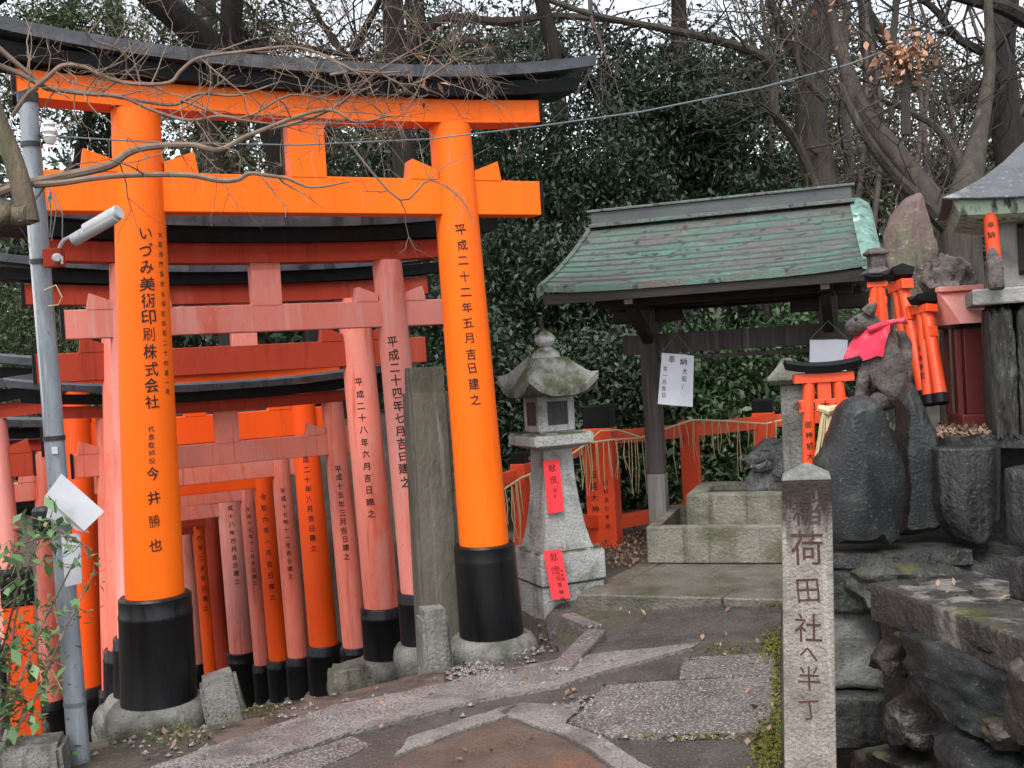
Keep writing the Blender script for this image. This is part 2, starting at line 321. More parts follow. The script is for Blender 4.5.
# ------------------------------------------------------------------ lettering
_G = {}
def glyph(ch, bold=.016):
    if ch in '献燈勝刷締役稲講福': bold = 0
    if (ch, bold) in _G: return _G[(ch, bold)]
    c = bpy.data.curves.new('g', 'FONT'); c.body = ch; c.resolution_u = 2
    o = bpy.data.objects.new('g', c); COL.objects.link(o)
    def area(): return sum(p.area for p in bpy.data.meshes.new_from_object(o.evaluated_get(bpy.context.evaluated_depsgraph_get())).polygons)
    bpy.context.view_layer.update(); a0 = area(); per = None
    for b_ in (min(bold, .012), .008, .004, 0):      # thicken the strokes as far as the outline stays sound
        c.offset = b_; bpy.context.view_layer.update(); a1 = area()
        if b_ == 0 or a0*(1+b_*4) < a1 < a0*(1+b_*34): break
    me = bpy.data.meshes.new_from_object(o.evaluated_get(bpy.context.evaluated_depsgraph_get()))
    bm = bmesh.new(); bm.from_mesh(me)
    for k in range(-1, 12):
        bmesh.ops.bisect_plane(bm, geom=bm.verts[:]+bm.edges[:]+bm.faces[:], plane_co=(k*.1, 0, 0), plane_no=(1, 0, 0))
    bmesh.ops.triangulate(bm, faces=bm.faces[:]); bm.verts.index_update()
    V = [(v.co.x-.5, v.co.y-.37) for v in bm.verts]; Fc = [[v.index for v in f.verts] for f in bm.faces]
    bm.free(); bpy.data.objects.remove(o); bpy.data.curves.remove(c); bpy.data.meshes.remove(me)
    _G[(ch, bold)] = (V, Fc); return V, Fc
def write(B, text, fn, size, pitch, bold=.016, x0=0., wx=1.):
    """vertical line of writing; fn maps (across, down) in metres to a point on the surface"""
    for i, ch in enumerate(text):
        if ch == ' ': continue
        V, Fc = glyph(ch, bold); a = random.gauss(0, .035); sx_ = random.gauss(.94, .05); sy_ = random.gauss(.98, .05); sh = random.gauss(-.05, .04); ox, oy = random.gauss(0, .02), random.gauss(0, .03)
        B.add([fn(x0+((x+sh*y)*sx_-y*a+ox)*size*wx, i*pitch-(y*sy_+x*(a+.05)+oy)*size) for x, y in V], Fc)
    return B
def hrow(B, text, fn, size, pitch, bold=.016):
    for i, ch in enumerate(text):
        V, Fc = glyph(ch, bold); B.add([fn(i*pitch+x*size, -y*size) for x, y in V], Fc)
    return B

# ------------------------------------------------------------------ ground
xs = np.concatenate([np.linspace(-160, -12, 16)[:-1], np.linspace(-12, 8, 161), np.linspace(8, 160, 16)[1:]])
ys = np.concatenate([np.linspace(-60, 0, 7)[:-1], np.linspace(0, 26, 209), np.linspace(26, 220, 16)[1:]])
V = []
for y in ys:
    for x in xs:
        z = ground(x, y)
        if 2 < y < 26 and -12 < x < 8: z += .016*noise.noise(Vector((x*1.3, y*1.3, 0)))-.016
        V.append((x, y, z))
nx = len(xs); Fq = [(j*nx+i, j*nx+i+1, (j+1)*nx+i+1, (j+1)*nx+i) for j in range(len(ys)-1) for i in range(nx-1)]
g = fast_mesh('ground', V, Fq, 'soil'); g['kind'] = 'structure'
for p in g.data.polygons: p.use_smooth = True
NPAVE = [0]
def pave(name, px, mt, h=.012, jit=0.):
    pts = [gp(*q) for q in px]
    # resample the edges so that they wander a little and follow the ground
    out = []
    for i, a in enumerate(pts):
        b = pts[(i+1) % len(pts)]; n = max(1, int((b-a).length/.05))
        for k in range(n):
            q = a.lerp(b, k/n)
            if k: q = q+Vector((noise.noise(q*6)+.5*noise.noise(q*19), noise.noise(q*6+Vector((9, 0, 0)))+.5*noise.noise(q*17), 0))*jit
            out.append(Vector((q.x, q.y, ground(q.x, q.y)+h)))
    n = len(out); B = MB(); low = [p-Vector((0, 0, h+.12)) for p in out]
    bm = bmesh.new(); vs = [bm.verts.new(p) for p in out]; f = bm.faces.new(vs); bmesh.ops.triangulate(bm, faces=[f]); bm.verts.index_update()
    B.v = [v.co.copy() for v in bm.verts]; B.f = [[v.index for v in q.verts] for q in bm.faces]; bm.free()
    base = len(B.v); B.v += low
    B.f += [(i, (i+1) % n, base+(i+1) % n, base+i) for i in range(n)]
    return kind(B.build(name, mt), 'structure')
# the worn path: wet concrete sheet under everything, then the stone strips and slabs
pave('path', [(-60, 900), (100, 790), (215, 733), (330, 705), (430, 678), (470, 672), (560, 655), (545, 622), (600, 596), (782, 604), (780, 640), (782, 900)], 'path_concrete', .02)
pave('gutter', [(205, 738), (300, 708), (424, 673), (446, 688), (330, 712), (222, 752)], 'gutter_dirt', .026, .01)
pave('path', [(150, 775), (215, 752), (330, 713), (446, 689), (470, 682), (575, 662), (700, 648), (690, 654), (610, 676), (560, 692), (480, 706), (420, 722), (352, 738), (250, 772)], 'granite', .034, .018)
pave('path', [(352, 739), (420, 722.5), (480, 706.5), (560, 692.5), (610, 676.5), (688, 655), (686, 651.5), (606, 671.5), (556, 687.5), (478, 700.5), (416, 715.5), (346, 731.5)], 'granite_pale', .040, .008)
pave('path', [(130, 800), (250, 774), (352, 742), (372, 750), (290, 790), (260, 820)], 'granite_grey', .026, .022)
pave('path', [(408, 744), (498, 714), (520, 709), (506, 722), (420, 752), (395, 762)], 'granite_pale', .030, .02)
pave('path', [(350, 800), (420, 754), (508, 724), (566, 745), (630, 790), (640, 820)], 'brown_concrete', .024, .015)
pave('path', [(500, 718), (522, 709), (581, 711), (566, 730), (600, 742), (690, 800), (650, 800), (575, 746)], 'granite_pale', .030, .02)
pave('path', [(570, 729), (606, 691), (690, 686), (776, 682), (780, 738), (700, 741), (650, 746), (606, 742)], 'granite_grey', .030, .02)
pave('path', [(680, 683), (684, 663), (774, 658), (776, 680)], 'granite_grey', .030, .006)
pave('path', [(612, 688), (628, 672), (680, 662), (677, 683)], 'path_concrete', .026, .006)
pave('path', [(655, 776), (665, 748), (775, 743), (782, 800), (690, 800)], 'path_concrete', .026, .004)
# moss tufts along the right edge of the path
mp_ = []
random.seed(77)
for (x0, y0, sx_, sy_, n) in ((772, 752, 10, 16, 1500), (772, 650, 5, 9, 500), (776, 700, 2.5, 30, 500), (700, 745, 45, 2, 160), (770, 610, 20, 2, 200), (730, 655, 20, 4, 160), (165, 735, 25, 10, 500), (245, 715, 20, 6, 250)):
    for k in range(n):
        p = gp(min(780, random.gauss(x0, sx_)), random.gauss(y0, sy_)); mp_.append((p.x, p.y, p.z+.032+random.uniform(0, .006)))
Vv, Fv = leaf_quads(np.array(mp_), .016, .6, .6, -.2); o = fast_mesh('moss', Vv, Fv, 'moss_mat', None); o['kind'] = 'stuff'; o['label'] = 'low moss growing along the edges of the path'
# kerb stones of the little gutter beside the big pillar
def bar(name, a, b, w, h, mt, up=.0, bev=.012):
    a, b = Vector(a), Vector(b); d = b-a; l = d.length; X = d.normalized(); Y = Vector((-X.y, X.x, 0)).normalized(); Z = X.cross(Y)
    B = MB().box((a+b)/2+Vector((0, 0, up)), (l, w, h), X, Y, Z); return B.build(name, mt, None, False, bev, org=(a+b)/2)
for a, b, w in (((566, 622), (596, 634), .11), ((597, 638), (560, 678), .13)):
    kind(bar('kerb', gp(*a), gp(*b), w, .14, 'granite_grey', -.012), 'structure')

# ------------------------------------------------------------------ torii
def torii(name, label, R, span, d_n, zs, rp, pm, bm_, sm='black_lacquer', km='black_beam', rt=None, texts=(), rs=None, over=.5, kover=.85, batter=.08,
          stone=True, L=None, sori=.14, thick=.12, end_caps=True, lm=None, ribs=False, nover=None, gw=.22, group='torii gates down the stairway', ksize=1.0, U_=None):
    """zs: heights over the eye of sleeve top, nuki bottom/top, lintel bottom/top, black cap top, roof top"""
    u = U_ or U; nb = Vector((-u.y, u.x, 0))
    Lp = L if L is not None else R-u*span
    root = thing(name, label, 'torii gate', ((R+Lp)/2), group)
    sl, n0, n1, s0, s1, k1, k2 = [z+EZ for z in zs]
    rt = rt or rp*.86; rs = rs or rp*1.28; nover = over if nover is None else nover
    pill = {}
    for side, base in ((1, R), (-1, Lp)):
        H = s0-base.z
        ax = lambda z, side=side, H=H, b=base: u*(-side*batter*min(1, max(0, z/H)))
        hs_ = sl-R.z
        B = MB().lathe([(lerp(rp, rt, k/6), lerp(hs_-.04, H+.01, k/6)) for k in range(7)], base, ax, 28)
        p_ = B.build('pillar', pm, root, True)
        B = MB().lathe([(rs*1.06, 0.02), (rs*1.05, .05), (rs, .09), (rs*.96, hs_*.82), (rs*.97, hs_*.83), (rs*.97, hs_*.86), (rs*.95, hs_*.87), (rs*.95, hs_-.012), (rs*.90, hs_), (rp*.7, hs_+.001)], base, ax, 28)
        if ribs and side == 1: B = MB().lathe([(rs*1.06, 0.02), (rs*1.05, .05)]+[(rs*(1.0-.04*k/56)-(.0014 if k % 2 else 0), lerp(.08, hs_*.86, k/56)) for k in range(57)]+[(rs*.95, hs_*.87), (rs*.95, hs_-.012), (rs*.90, hs_), (rp*.7, hs_+.001)], base, ax, 28)
        B.build('foot_sleeve', sm, root, True)
        if stone:
            B = MB().lathe([(rs*1.0, -.3), (rs*1.25, -.14), (rs*1.38, -.05), (rs*1.42, .01), (rs*1.36, .06), (rs*1.2, .10), (rs*.8, .115)], base, None, 24)
            B.build('base_stone', 'stone_light', root, True)
        pill[side] = (base, ax, H, hs_, p_)
    Rt, Lt = R-u*batter, Lp+u*batter
    C = (Rt+Lt)/2; half = (Rt-Lt).length/2; C = Vector((C.x, C.y, 0))
    # tie beam with its wedges
    B = MB().box(C+Vector((0, 0, (n0+n1)/2)), (2*(half+nover), thick, n1-n0), u, nb); B.build('tie_beam', bm_, root, False, .006)
    nh = n1-n0
    for s_ in (-1, 1):
        for q in (-1, 1):
            x0 = s_*half+q*(rt*.95); x1 = x0+q*nh*.75
            w = thick*1.06
            if abs(x1) < half+nover*.9:
                pts = [C+u*x0+Vector((0, 0, n1-.002)), C+u*(x1+q*.02)+Vector((0, 0, n1-.002)), C+u*x1+Vector((0, 0, n1+nh*.55)), C+u*x0+Vector((0, 0, n1+nh*.26))]
                B = MB(); outline_slab(B, [p-nb*w/2 for p in pts], nb, w); B.build('wedge', bm_, root)
    B = MB().box(C+Vector((0, 0, (n1+s0)/2)), (gw, thick*1.05, s0-n1+.02), u, nb); B.build('strut', pm, root, False, .004)
    # lintel, black cap and roof board swept along a gentle upward curve
    def sweep(prof, h, slant, bow, ns=18):
        rings = []
        for i in range(ns+1):
            a = lerp(-1, 1, i/ns); ring = []
            for (y, z) in prof:
                x = a*(h+slant*(z-prof[0][1])); ring.append(C+u*x+nb*y+Vector((0, 0, z+bow*abs(a)**2.4)))
            rings.append(ring)
        return MB().loft(rings)
    w1 = thick*.75
    sweep([(-w1, s0), (w1, s0), (w1, s1), (-w1, s1)], half+over, .0, sori*.25).build('lintel', lm or bm_, root, False)
    if end_caps:
        for q in (-1, 1):
            B = MB().box(C+u*(q*(half+over+.012))+Vector((0, 0, (s0+s1)/2+sori*.25)), (.024, w1*2+.012, s1-s0+.012), u, nb); B.build('end_cap', km, root)
            B = MB().box(C+u*(q*(half+nover+.010))+Vector((0, 0, (n0+n1)/2)), (.02, thick+.012, nh+.012), u, nb); B.build('end_cap', km, root)
    w2 = w1*1.5*ksize
    sweep([(-w2, s1+.002), (w2, s1+.002), (w2*1.08, k1), (-w2*1.08, k1)], half+lerp(over, kover, .72), .35, sori*.62).build('cap_beam', km, root)
    w3 = w2*1.45; th = (k2-k1)
    sweep([(-w3, k1+.002), (w3, k1+.002), (w3*1.04, k1+th*.72), (.012, k2), (-.012, k2), (-w3*1.04, k1+th*.72)], half+kover, .25, sori).build('roof_board', 'roof_black', root)
    for (side, text, ztop, zbot, size, phi, inkm, bold) in texts:
        base, ax, H, hs_, p_ = pill[side]
        e = Vector((EYE.x-base.x, EYE.y-base.y, 0)).normalized(); rp_ = Vector((-e.y, e.x, 0)); 
        def fn(x, dn, base=base, ax=ax, H=H, hs_=hs_, e=e, rp_=rp_, ztop=ztop+EZ, phi=phi):
            z = ztop-dn; k = (z-base.z-hs_)/(H-hs_); r = lerp(rp, rt, k)+.0022; a = phi+x/r
            c = base+ax(z-base.z); return Vector((c.x, c.y, z))+e*(r*math.cos(a))+rp_*(r*math.sin(a))
        n_ = len(text); pitch = (ztop-zbot)/max(1, n_-1)
        o = write(MB(), text, fn, size, pitch, bold).build('inscription', inkm, p_, org=ORG[root.name])
    return root
def zz(px, d, *ys): return [(zat(px, y, d)-EZ) for y in ys]
def tx(side, text, px, d, y0, y1, size, phi=0., ink='ink', bold=.02):
    return (side, text, zat(px, y0, d)-EZ, zat(px, y1, d)-EZ, size, phi, ink, bold)
G0 = 'torii gates lining the stairway'
torii('torii_gate', 'nearest and tallest torii, vivid orange with fat black foot sleeves beside the path', T1R, 0, 0,
      (-1.16, .98, 1.205, 1.55, 1.695, 1.785, 1.885), .163, 'vivid_orange', 'vivid_orange', rt=.134, rs=.212, L=T1L, over=.61, nover=.60, kover=.98, ribs=True, batter=.085, sori=.17, thick=.13, ksize=1.1,
      texts=[tx(1, '平成二十二年五月吉日建之', 465, 6.75, 231, 400, .076, .12),
             tx(-1, 'いづみ美術印刷株式会社', 147, 5.85, 233, 403, .086, .17, bold=.017),
             tx(-1, '大阪府門真市幸福町新町二十四番一号', 157, 5.85, 233, 393, .036, .80, 'ink_faded'),
             tx(-1, '代表取締役', 150, 5.85, 429, 461, .038, .08, 'ink_faded'),
             tx(-1, '今井勝也', 152, 5.85, 474, 545, .076, .08)], group=G0)
TT = [
 # label, px, py, depth, span, (px for beam reading, depth, rows: sleeve row), beams rows, pillar r, pillar mat, beam mat, text
 ('second torii from the front, faded pink pillars and beam under a dark red lintel', 424, 656, 7.7, 1.98, 590, (265, 7.25, 332, 305, 264, 245, 231, 216), .125, 'pale_pink', 'pale_pink', '平成二十四年七月吉日建之', (341, 478), .082, -.12),
 ('third torii from the front, dull red beams and a broad pink pillar', 388, 668, 9.07, 2.1, 605, (250, 8.6, 372, 345, 303, 285, 274, 264), .155, 'faded_pink', 'old_vermilion', '平成二十八年六月吉日建之', (380, 510), .072, -.1),
 ('low torii with pink tie beam and strut right behind the dull red one', 359, 684, 9.85, 2.13, 645, (250, 9.4, 462, 440, 409, 398, 388, 379), .118, 'faded_pink', 'faded_pink', '平成十五年三月吉日建之', (466, 553), .066, .0),
 ('torii with a fresh vermilion pillar and tie beam between pink gates', 329, 702, 10.8, 2.3, 643, (250, 10.3, 440, 412, 382, 371, 362, 352), .148, 'fresh_vermilion', 'fresh_vermilion', '平成二十年八月吉日建之', (447, 544), .072, -.1),
 ('slim faded pink torii squeezed between two fresh vermilion gates', 303, 706, 11.75, 2.55, 655, (250, 11.25, 481, 463, 436, 426, 416, 407), .118, 'faded_pink', 'faded_pink', '平成十七年十一月吉日建之', (488, 573), .062, .0),
 ('farther fresh vermilion torii with slim pillars down the stairway', 284, 708, 12.6, 2.1, 658, (245, 12.1, 492, 478, 455, 446, 437, 428), .125, 'fresh_vermilion', 'fresh_vermilion', '令和六年一月吉日建之', (494, 594), .075, -.1),
 ('thin pink torii just beyond the farther vermilion one', 267, 710, 13.4, 2.1, 663, (240, 12.9, 504, 490, 470, 461, 452, 444), .105, 'faded_pink', 'faded_pink', '平成十七年十二月吉日建之', (507, 580), .058, .0),
 ('thick pale pink torii, its pillar the broadest in the far half of the row', 248, 712, 14.6, 2.1, 650, (230, 14.1, 519, 505, 484, 475, 466, 458), .175, 'pale_pink', 'faded_pink', '平成十八年四月吉日建之', (497, 578), .08, .1),
 ('dull red torii half hidden behind the thick pale pink pillar', 229, 716, 15.9, 2.1, 668, (215, 15.4, 528, 515, 496, 488, 480, 472), .12, 'old_vermilion', 'old_vermilion', '', None, 0, 0),
 ('far fresh vermilion torii with small dark characters near the left end of the row', 216, 718, 16.9, 2.1, 676, (205, 16.4, 536, 522, 504, 497, 488, 480), .12, 'fresh_vermilion', 'old_vermilion', '令和四年二月吉日建之', (515, 606), .085, .0),
 ('farthest pale pink torii in the row, seen past the nearest black sleeve', 203, 718, 18.0, 2.1, 662, (195, 17.5, 545, 530, 512, 505, 497, 490), .12, 'pale_pink', 'old_vermilion', '', None, 0, 0),
]
for (lb, px, py, d, span, ysl, bm8, rp, pm, bmm, text, ty, size, phi) in TT:
    R = P(px, py, d); zsl = zat(px, ysl, d)-EZ; bz = zz(bm8[0], bm8[1], *bm8[2:])
    torii('torii_gate', lb, R, span, 0, (zsl, *bz), rp, pm, bmm, batter={424: .10, 388: .11}.get(px, .09), over={424: .5, 388: .66}.get(px, .4), nover={424: .40, 388: .62}.get(px, .3), kover={424: .95, 388: .98}.get(px, .76), sori=.13, thick=.11, gw=.2, lm='old_vermilion' if bmm != 'fresh_vermilion' else None,
          texts=[tx(1, text, px, d, ty[0], ty[1], size, phi, 'ink', .03)] if text else (), group=G0)
torii('torii_gate', 'pink torii at the left edge of the row, mostly hidden by the steel pole', P(24, 735, 9.6), 2.2, 0, zz(24, 9.6, 640, 476, 452, 418, 404, 392, 380), .125, 'pale_pink', 'old_vermilion', group=G0, over=.4, nover=.3, kover=.7, batter=.07)

# ------------------------------------------------------------------ stone posts about the stairs
def stone_block(name, label, cat, c, size, mt, yaw=0, lean=(0, 0), taper=.94, bev=.02, group=None, rough=.006):
    Z = Vector((lean[0], lean[1], 1)).normalized(); X = Vector((math.cos(yaw), math.sin(yaw), 0)); X = (X-Z*X.dot(Z)).normalized(); Y = Z.cross(X)
    bm = bmesh.new(); bmesh.ops.create_cube(bm, size=1); bmesh.ops.bevel(bm, geom=bm.edges[:], offset=bev/min(size), segments=2, affect='EDGES')
    bmesh.ops.subdivide_edges(bm, edges=bm.edges[:], cuts=5, use_grid_fill=True)
    B = MB()
    for v in bm.verts:
        k = lerp(1, taper, v.co.z+.5); p = Vector((v.co.x*size[0]*k, v.co.y*size[1]*k, (v.co.z+.5)*size[2]))
        q = Vector(c)+X*p.x+Y*p.y+Z*p.z; nn = noise.noise_vector(q*7)*rough+noise.noise_vector(q*22)*rough*.5; B.v.append(q+nn)
    bm.verts.index_update(); B.f = [[v.index for v in f.verts] for f in bm.faces]; bm.free()
    o = B.build(name, mt, None, True, org=Vector(c)); return tag(o, label, cat, group)
def gbase(px, py, d): p = P(px, py, d); return p
stone_block('stone_post', 'short square grey stone post standing between the big orange pillar and the pink pillars', 'stone post', P(436, 674, 6.45)-Vector((0, 0, .08)), (.185, .2, .49), 'stone_light', .35, (0, 0), .9)
stone_block('stone_post', 'short stone post tilted at the foot of the nearest orange left pillar', 'stone post', P(231, 728, 5.95)-Vector((0, 0, .05)), (.23, .2, .37), 'stone_light', .3, (-.16, -.05), .88)
stone_block('stone_post', 'low stone stump at the foot of the steel pole', 'stone post', P(38, 800, 5.0), (.29, .25, .285), 'stone_light', .25, (0, 0), .95)
stone_block('stone_pillar', 'tall weathered grey-green stone pillar between orange and pink torii pillars', 'stone pillar', P(443, 690, 7.15), (.29, .26, 2.2), 'stone_pillar', .3, (0, 0), .92, .02)
stone_block('stone_block', 'flat rough stone beside the base stones of the pink pillars', 'stone', P(352, 690, 8.3)-Vector((0, 0, .05)), (.35, .3, .26), 'stone_moss', .4, (0, 0), .85, .03, rough=.02)
stone_block('stone_block', 'mossy rough stone by the gutter at the foot of the nearest orange pillar', 'stone', P(165, 752, 5.75)-Vector((0, 0, .1)), (.55, .34, .16), 'stone_moss', .4, (0, 0), .85, .04, rough=.03)

# ------------------------------------------------------------------ stone lantern
LB = P(560, 600, 7.8); LB.z = ground(LB.x, LB.y)
lan = thing('stone_lantern', 'tall grey stone lantern with mossy roof, two red strips of paper on it', 'stone lantern', LB)
lx, ly = Vector((math.cos(rad(24)), math.sin(rad(24)), 0)), Vector((-math.sin(rad(24)), math.cos(rad(24)), 0))
# stations are measured up from the ground in metres
def lz(y): return (zat(557, y, 7.8)-LB.z)
def sqring(c, hw, z, up=0., mid=0.):
    out = []
    cs = [(-1, -1), (1, -1), (1, 1), (-1, 1)]
    for i in range(4):
        a, b = cs[i], cs[(i+1) % 4]
        for k in range(6):
            t = k/6; x, y = lerp(a[0], b[0], t), lerp(a[1], b[1], t); e = abs(2*t-1)**3
            out.append(Vector(c)+lx*(x*hw)+ly*(y*hw)+Vector((0, 0, z+up*e)))
    return out
def sqloft(st, c=LB): return MB().loft([sqring(c, *s_) for s_ in st])
sqloft([(.25, -.15), (.25, lz(578)), (.246, lz(577))]).build('plinth', 'stone_lantern', lan, False, .012)
sqloft([(.262, lz(577)), (.262, lz(550)), (.25, lz(546))]).build('base_block', 'stone_lantern', lan, False, .012)
sqloft([(.205, lz(546)), (.19, lz(541)), (.165, lz(525)), (.14, lz(500)), (.122, lz(475)), (.117, lz(449)), (.117, lz(447))]).build('shaft', 'stone_lantern', lan, False, .006)
sqloft([(.15, lz(447)), (.235, lz(443)), (.238, lz(433)), (.22, lz(431))]).build('shelf', 'stone_lantern', lan, False, .008)
fb = sqloft([(.138, lz(431)), (.138, lz(394))]).build('fire_box', 'stone_lantern', lan, False, .006)
for dx in (lx, ly, -lx, -ly):
    sd_ = Vector((-dx.y, dx.x, 0)); c = LB+dx*.139+Vector((0, 0, lz(412)))
    B = MB()
    for q in (-1, 1): B.box(c+sd_*q*.105, (.016, .045, .26), dx, sd_); B.box(c+Vector((0, 0, q*.108)), (.0155, .165, .045), dx, sd_)
    B.build('window_frame', 'stone_lantern', fb, False, .003, org=LB)
    B = MB().box(c, (.006, .165, .172), dx, sd_)
    B.build('lattice_window', 'dark_glass', fb, org=LB)
    B = MB()
    for q in np.linspace(-.065, .065, 5): B.box(c+sd_*q+dx*.005, (.006, .006, .17), dx, sd_)
    for q in np.linspace(-.06, .06, 4): B.box(c+dx*.006+Vector((0, 0, q)), (.0055, .165, .005), dx, sd_)
    B.build('lattice', 'wood_grey', fb, org=LB)
rl = [(.14, lz(395), 0), (.235, lz(396), .07), (.278, lz(395), .11), (.282, lz(388), .115), (.245, lz(381), .06), (.215, lz(374), .025), (.165, lz(365), .005), (.115, lz(357), 0)]
sqloft(rl).build('roof', 'stone_roof', lan, True)
MB().lathe([(.11, lz(358)), (.105, lz(353)), (.075, lz(349)), (.055, lz(347)), (.045, lz(346)), (.07, lz(343)), (.077, lz(339)), (.068, lz(335)), (.04, lz(332)), (.018, lz(330)), (.004, lz(328))], LB, None, 20).build('finial', 'stone_lantern', lan, True)
def paper(label, a, b, c, d_, text, depth, extra):
    pa, pb, pc, pd = [P(*q, depth) for q in (a, b, c, d_)]
    pa, pb, pc, pd = [P(*q, dd_) for q, dd_ in zip((a, b, c, d_), extra)]
    nrm = (pb-pa).cross(pd-pa).normalized(); nrm = nrm if nrm.y < 0 else -nrm
    root = thing('paper_strip', label, 'paper strip', (pa+pc)/2, 'red paper strips on the stone lantern')
    B = MB(); outline_slab(B, [pa, pb, pc, pd], nrm, .003); B.build('sheet', 'red_paper', root)
    X = (pb-pa); Wd = X.length; X.normalize(); D = (pd-pa); Ln = D.length; D.normalize()
    fn = lambda x, dn: pa+X*(Wd/2+x)+D*dn+nrm*.0045
    B = MB(); s1_ = Wd*.5
    write(B, text[0], lambda x, dn: fn(x, dn+Ln*.15), s1_, s1_*1.35, .03)
    write(B, text[1], lambda x, dn: fn(x+.01, dn+Ln*.58), s1_*.62, s1_*.72, .02)
    write(B, text[2], lambda x, dn: fn(x+Wd*.3, dn+Ln*.44), s1_*.36, s1_*.42, .02)
    B.build('inscription', 'ink', root)
paper('red paper strip with dark brush writing pasted on the lantern shaft', (543, 461), (559, 459), (564, 511), (548, 514), ('献燈', '稲荷神社', '奉納者'), 0, (7.595, 7.645, 7.61, 7.565))
paper('red paper strip leaning slantwise across the lantern base', (543, 551), (561, 549), (570, 598), (552, 600), ('献燈', '稲荷神社', '奉納者'), 0, (7.44, 7.485, 7.43, 7.385))

# ------------------------------------------------------------------ purification pavilion
A0 = P(540, 292, 8.3); YA = rad(18)
ex = Vector((math.cos(YA), -math.sin(YA), 0)); ey = Vector((math.sin(YA), math.cos(YA), 0))
SG = ground(A0.x+1, A0.y+1)
def SH(a, b, z): return Vector((A0.x, A0.y, 0))+ex*a+ey*b+Vector((0, 0, z))
zE = A0.z; LE = 2.45; WD = 1.15
pav = thing('purification_pavilion', 'open timber water pavilion with a green copper gable roof on grey posts', 'pavilion', SH(1.3, 1.1, SG))
# platform under it
pf = gp(577, 608)
pl = MB()
pfx, pfy = Vector((math.cos(rad(21)), -math.sin(rad(21)), 0)), Vector((math.sin(rad(30)), math.cos(rad(30)), 0))
def PF(a, b, z): return Vector((pf.x, pf.y, 0))+pfx*a+pfy*b+Vector((0, 0, z))
zpl = pf.z+.10
def pquad(a0, a1, b0, b1, z0, z1): pl.loft([[PF(a, b, z) for a, b in ((a0, b0), (a1, b0), (a1, b1), (a0, b1))] for z in (z0, z1)])
pquad(0, 1.02, 0, .3, zpl-.25, zpl); pquad(1.028, 2.9, 0, .3, zpl-.25, zpl); pquad(0, .16, .306, 3.2, zpl-.25, zpl-.002); pquad(.166, 2.9, .306, 3.2, zpl-.25, zpl-.006)
o = pl.build('stone_platform', 'stone_wet', None, False, .012, org=PF(0, 0, pf.z)); tag(o, 'low mossy stone platform in front of the water pavilion', 'platform')
def roof_prof(v): return zE+.62*(.72*v+.28*v*v)     # concave rise from eave to ridge
NC = 11
for back in (0, 1):
    B = MB(); sect = []
    for i in range(NC):
        for (v, lift) in ((i/NC+.018*math.sin(i*2.3)*(i > 0)/NC*3, .017), ((i+1)/NC+.018*math.sin((i+1)*2.3)*(i < NC-1)/NC*3, .003)): sect.append((v, lift))
    def pt(a, v, lift, dz=0):
        l = .18*v; r_ = LE-.06*v; b = WD*v if not back else WD*(2-v)
        dip = .035*(2*a-1)**4*(1-v)
        return SH(lerp(l, r_, a), b, roof_prof(v)+lift+dz+dip)
    na = 14
    for (v, lift) in sect:
        pass
    rows = [[pt(i/na, v, l) for i in range(na+1)] for v, l in sect]; vs = [p for r in rows for p in r]; k = na+1
    fs = [(j*k+i, j*k+i+1, (j+1)*k+i+1, (j+1)*k+i) for j in range(len(rows)-1) for i in range(na)]
    J0 = len(rows)-1; nvs = len(vs); rows2 = [[pt(i/na, v, -.035) for i in range(na+1)] for v, l in sect]; vs += [p for r in rows2 for p in r]
    fs += [(nvs+j*k+i+1, nvs+j*k+i, nvs+(j+1)*k+i, nvs+(j+1)*k+i+1) for j in range(len(rows)-1) for i in range(na)]
    J = len(rows)-1
    for i in range(na): fs.append((i+1, i, nvs+i, nvs+i+1)); fs.append((J*k+i, J*k+i+1, nvs+J*k+i+1, nvs+J*k+i))
    for j in range(J): fs.append((j*k, (j+1)*k, nvs+(j+1)*k, nvs+j*k)); fs.append(((j+1)*k+na, j*k+na, nvs+j*k+na, nvs+(j+1)*k+na))
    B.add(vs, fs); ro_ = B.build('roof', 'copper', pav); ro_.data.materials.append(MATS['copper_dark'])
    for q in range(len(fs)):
        if q < J0*na and (q//na) % 2 == 1: ro_.data.polygons[q].material_index = 1  # course lips painted in darker copper, in place of a shadow line
    # rolled verges at both gable ends
    for side in (0, 1):
        rings = []
        for j in range(13):
            v = j/12; l = .18*v if side == 0 else LE-.06*v; q = -1 if side == 0 else 1; b = WD*v if not back else WD*(2-v); z = roof_prof(v)+(.035*(1-v))
            rings.append([SH(l-q*.03, b, z+.03), SH(l+q*.05, b, z+.02), SH(l+q*.12, b, z-.03), SH(l+q*.145, b, z-.10), SH(l+q*.12, b, z-.115), SH(l-q*.03, b, z-.05)] if side else
                         [SH(l-q*.03, b, z+.026), SH(l+q*.02, b, z+.018), SH(l+q*.03, b, z-.03), SH(l+q*.03, b, z-.08), SH(l+q*.02, b, z-.085), SH(l-q*.03, b, z-.05)])
        MB().loft(rings).build('verge', 'copper_bright' if side else 'copper', pav, True)
zr = roof_prof(1)
B = MB().box(SH(1.29, WD, zr+.045), (2.18, .2, .13), ex, ey); rg = B.build('ridge', 'copper_dark', pav, False, .006)
B = MB().box(SH(1.29, WD, zr-.01), (2.22, .26, .03), ex, ey).box(SH(1.29, WD, zr+.12), (2.24, .24, .022), ex, ey); B.build('ridge_cap', 'copper', pav, False, .004)
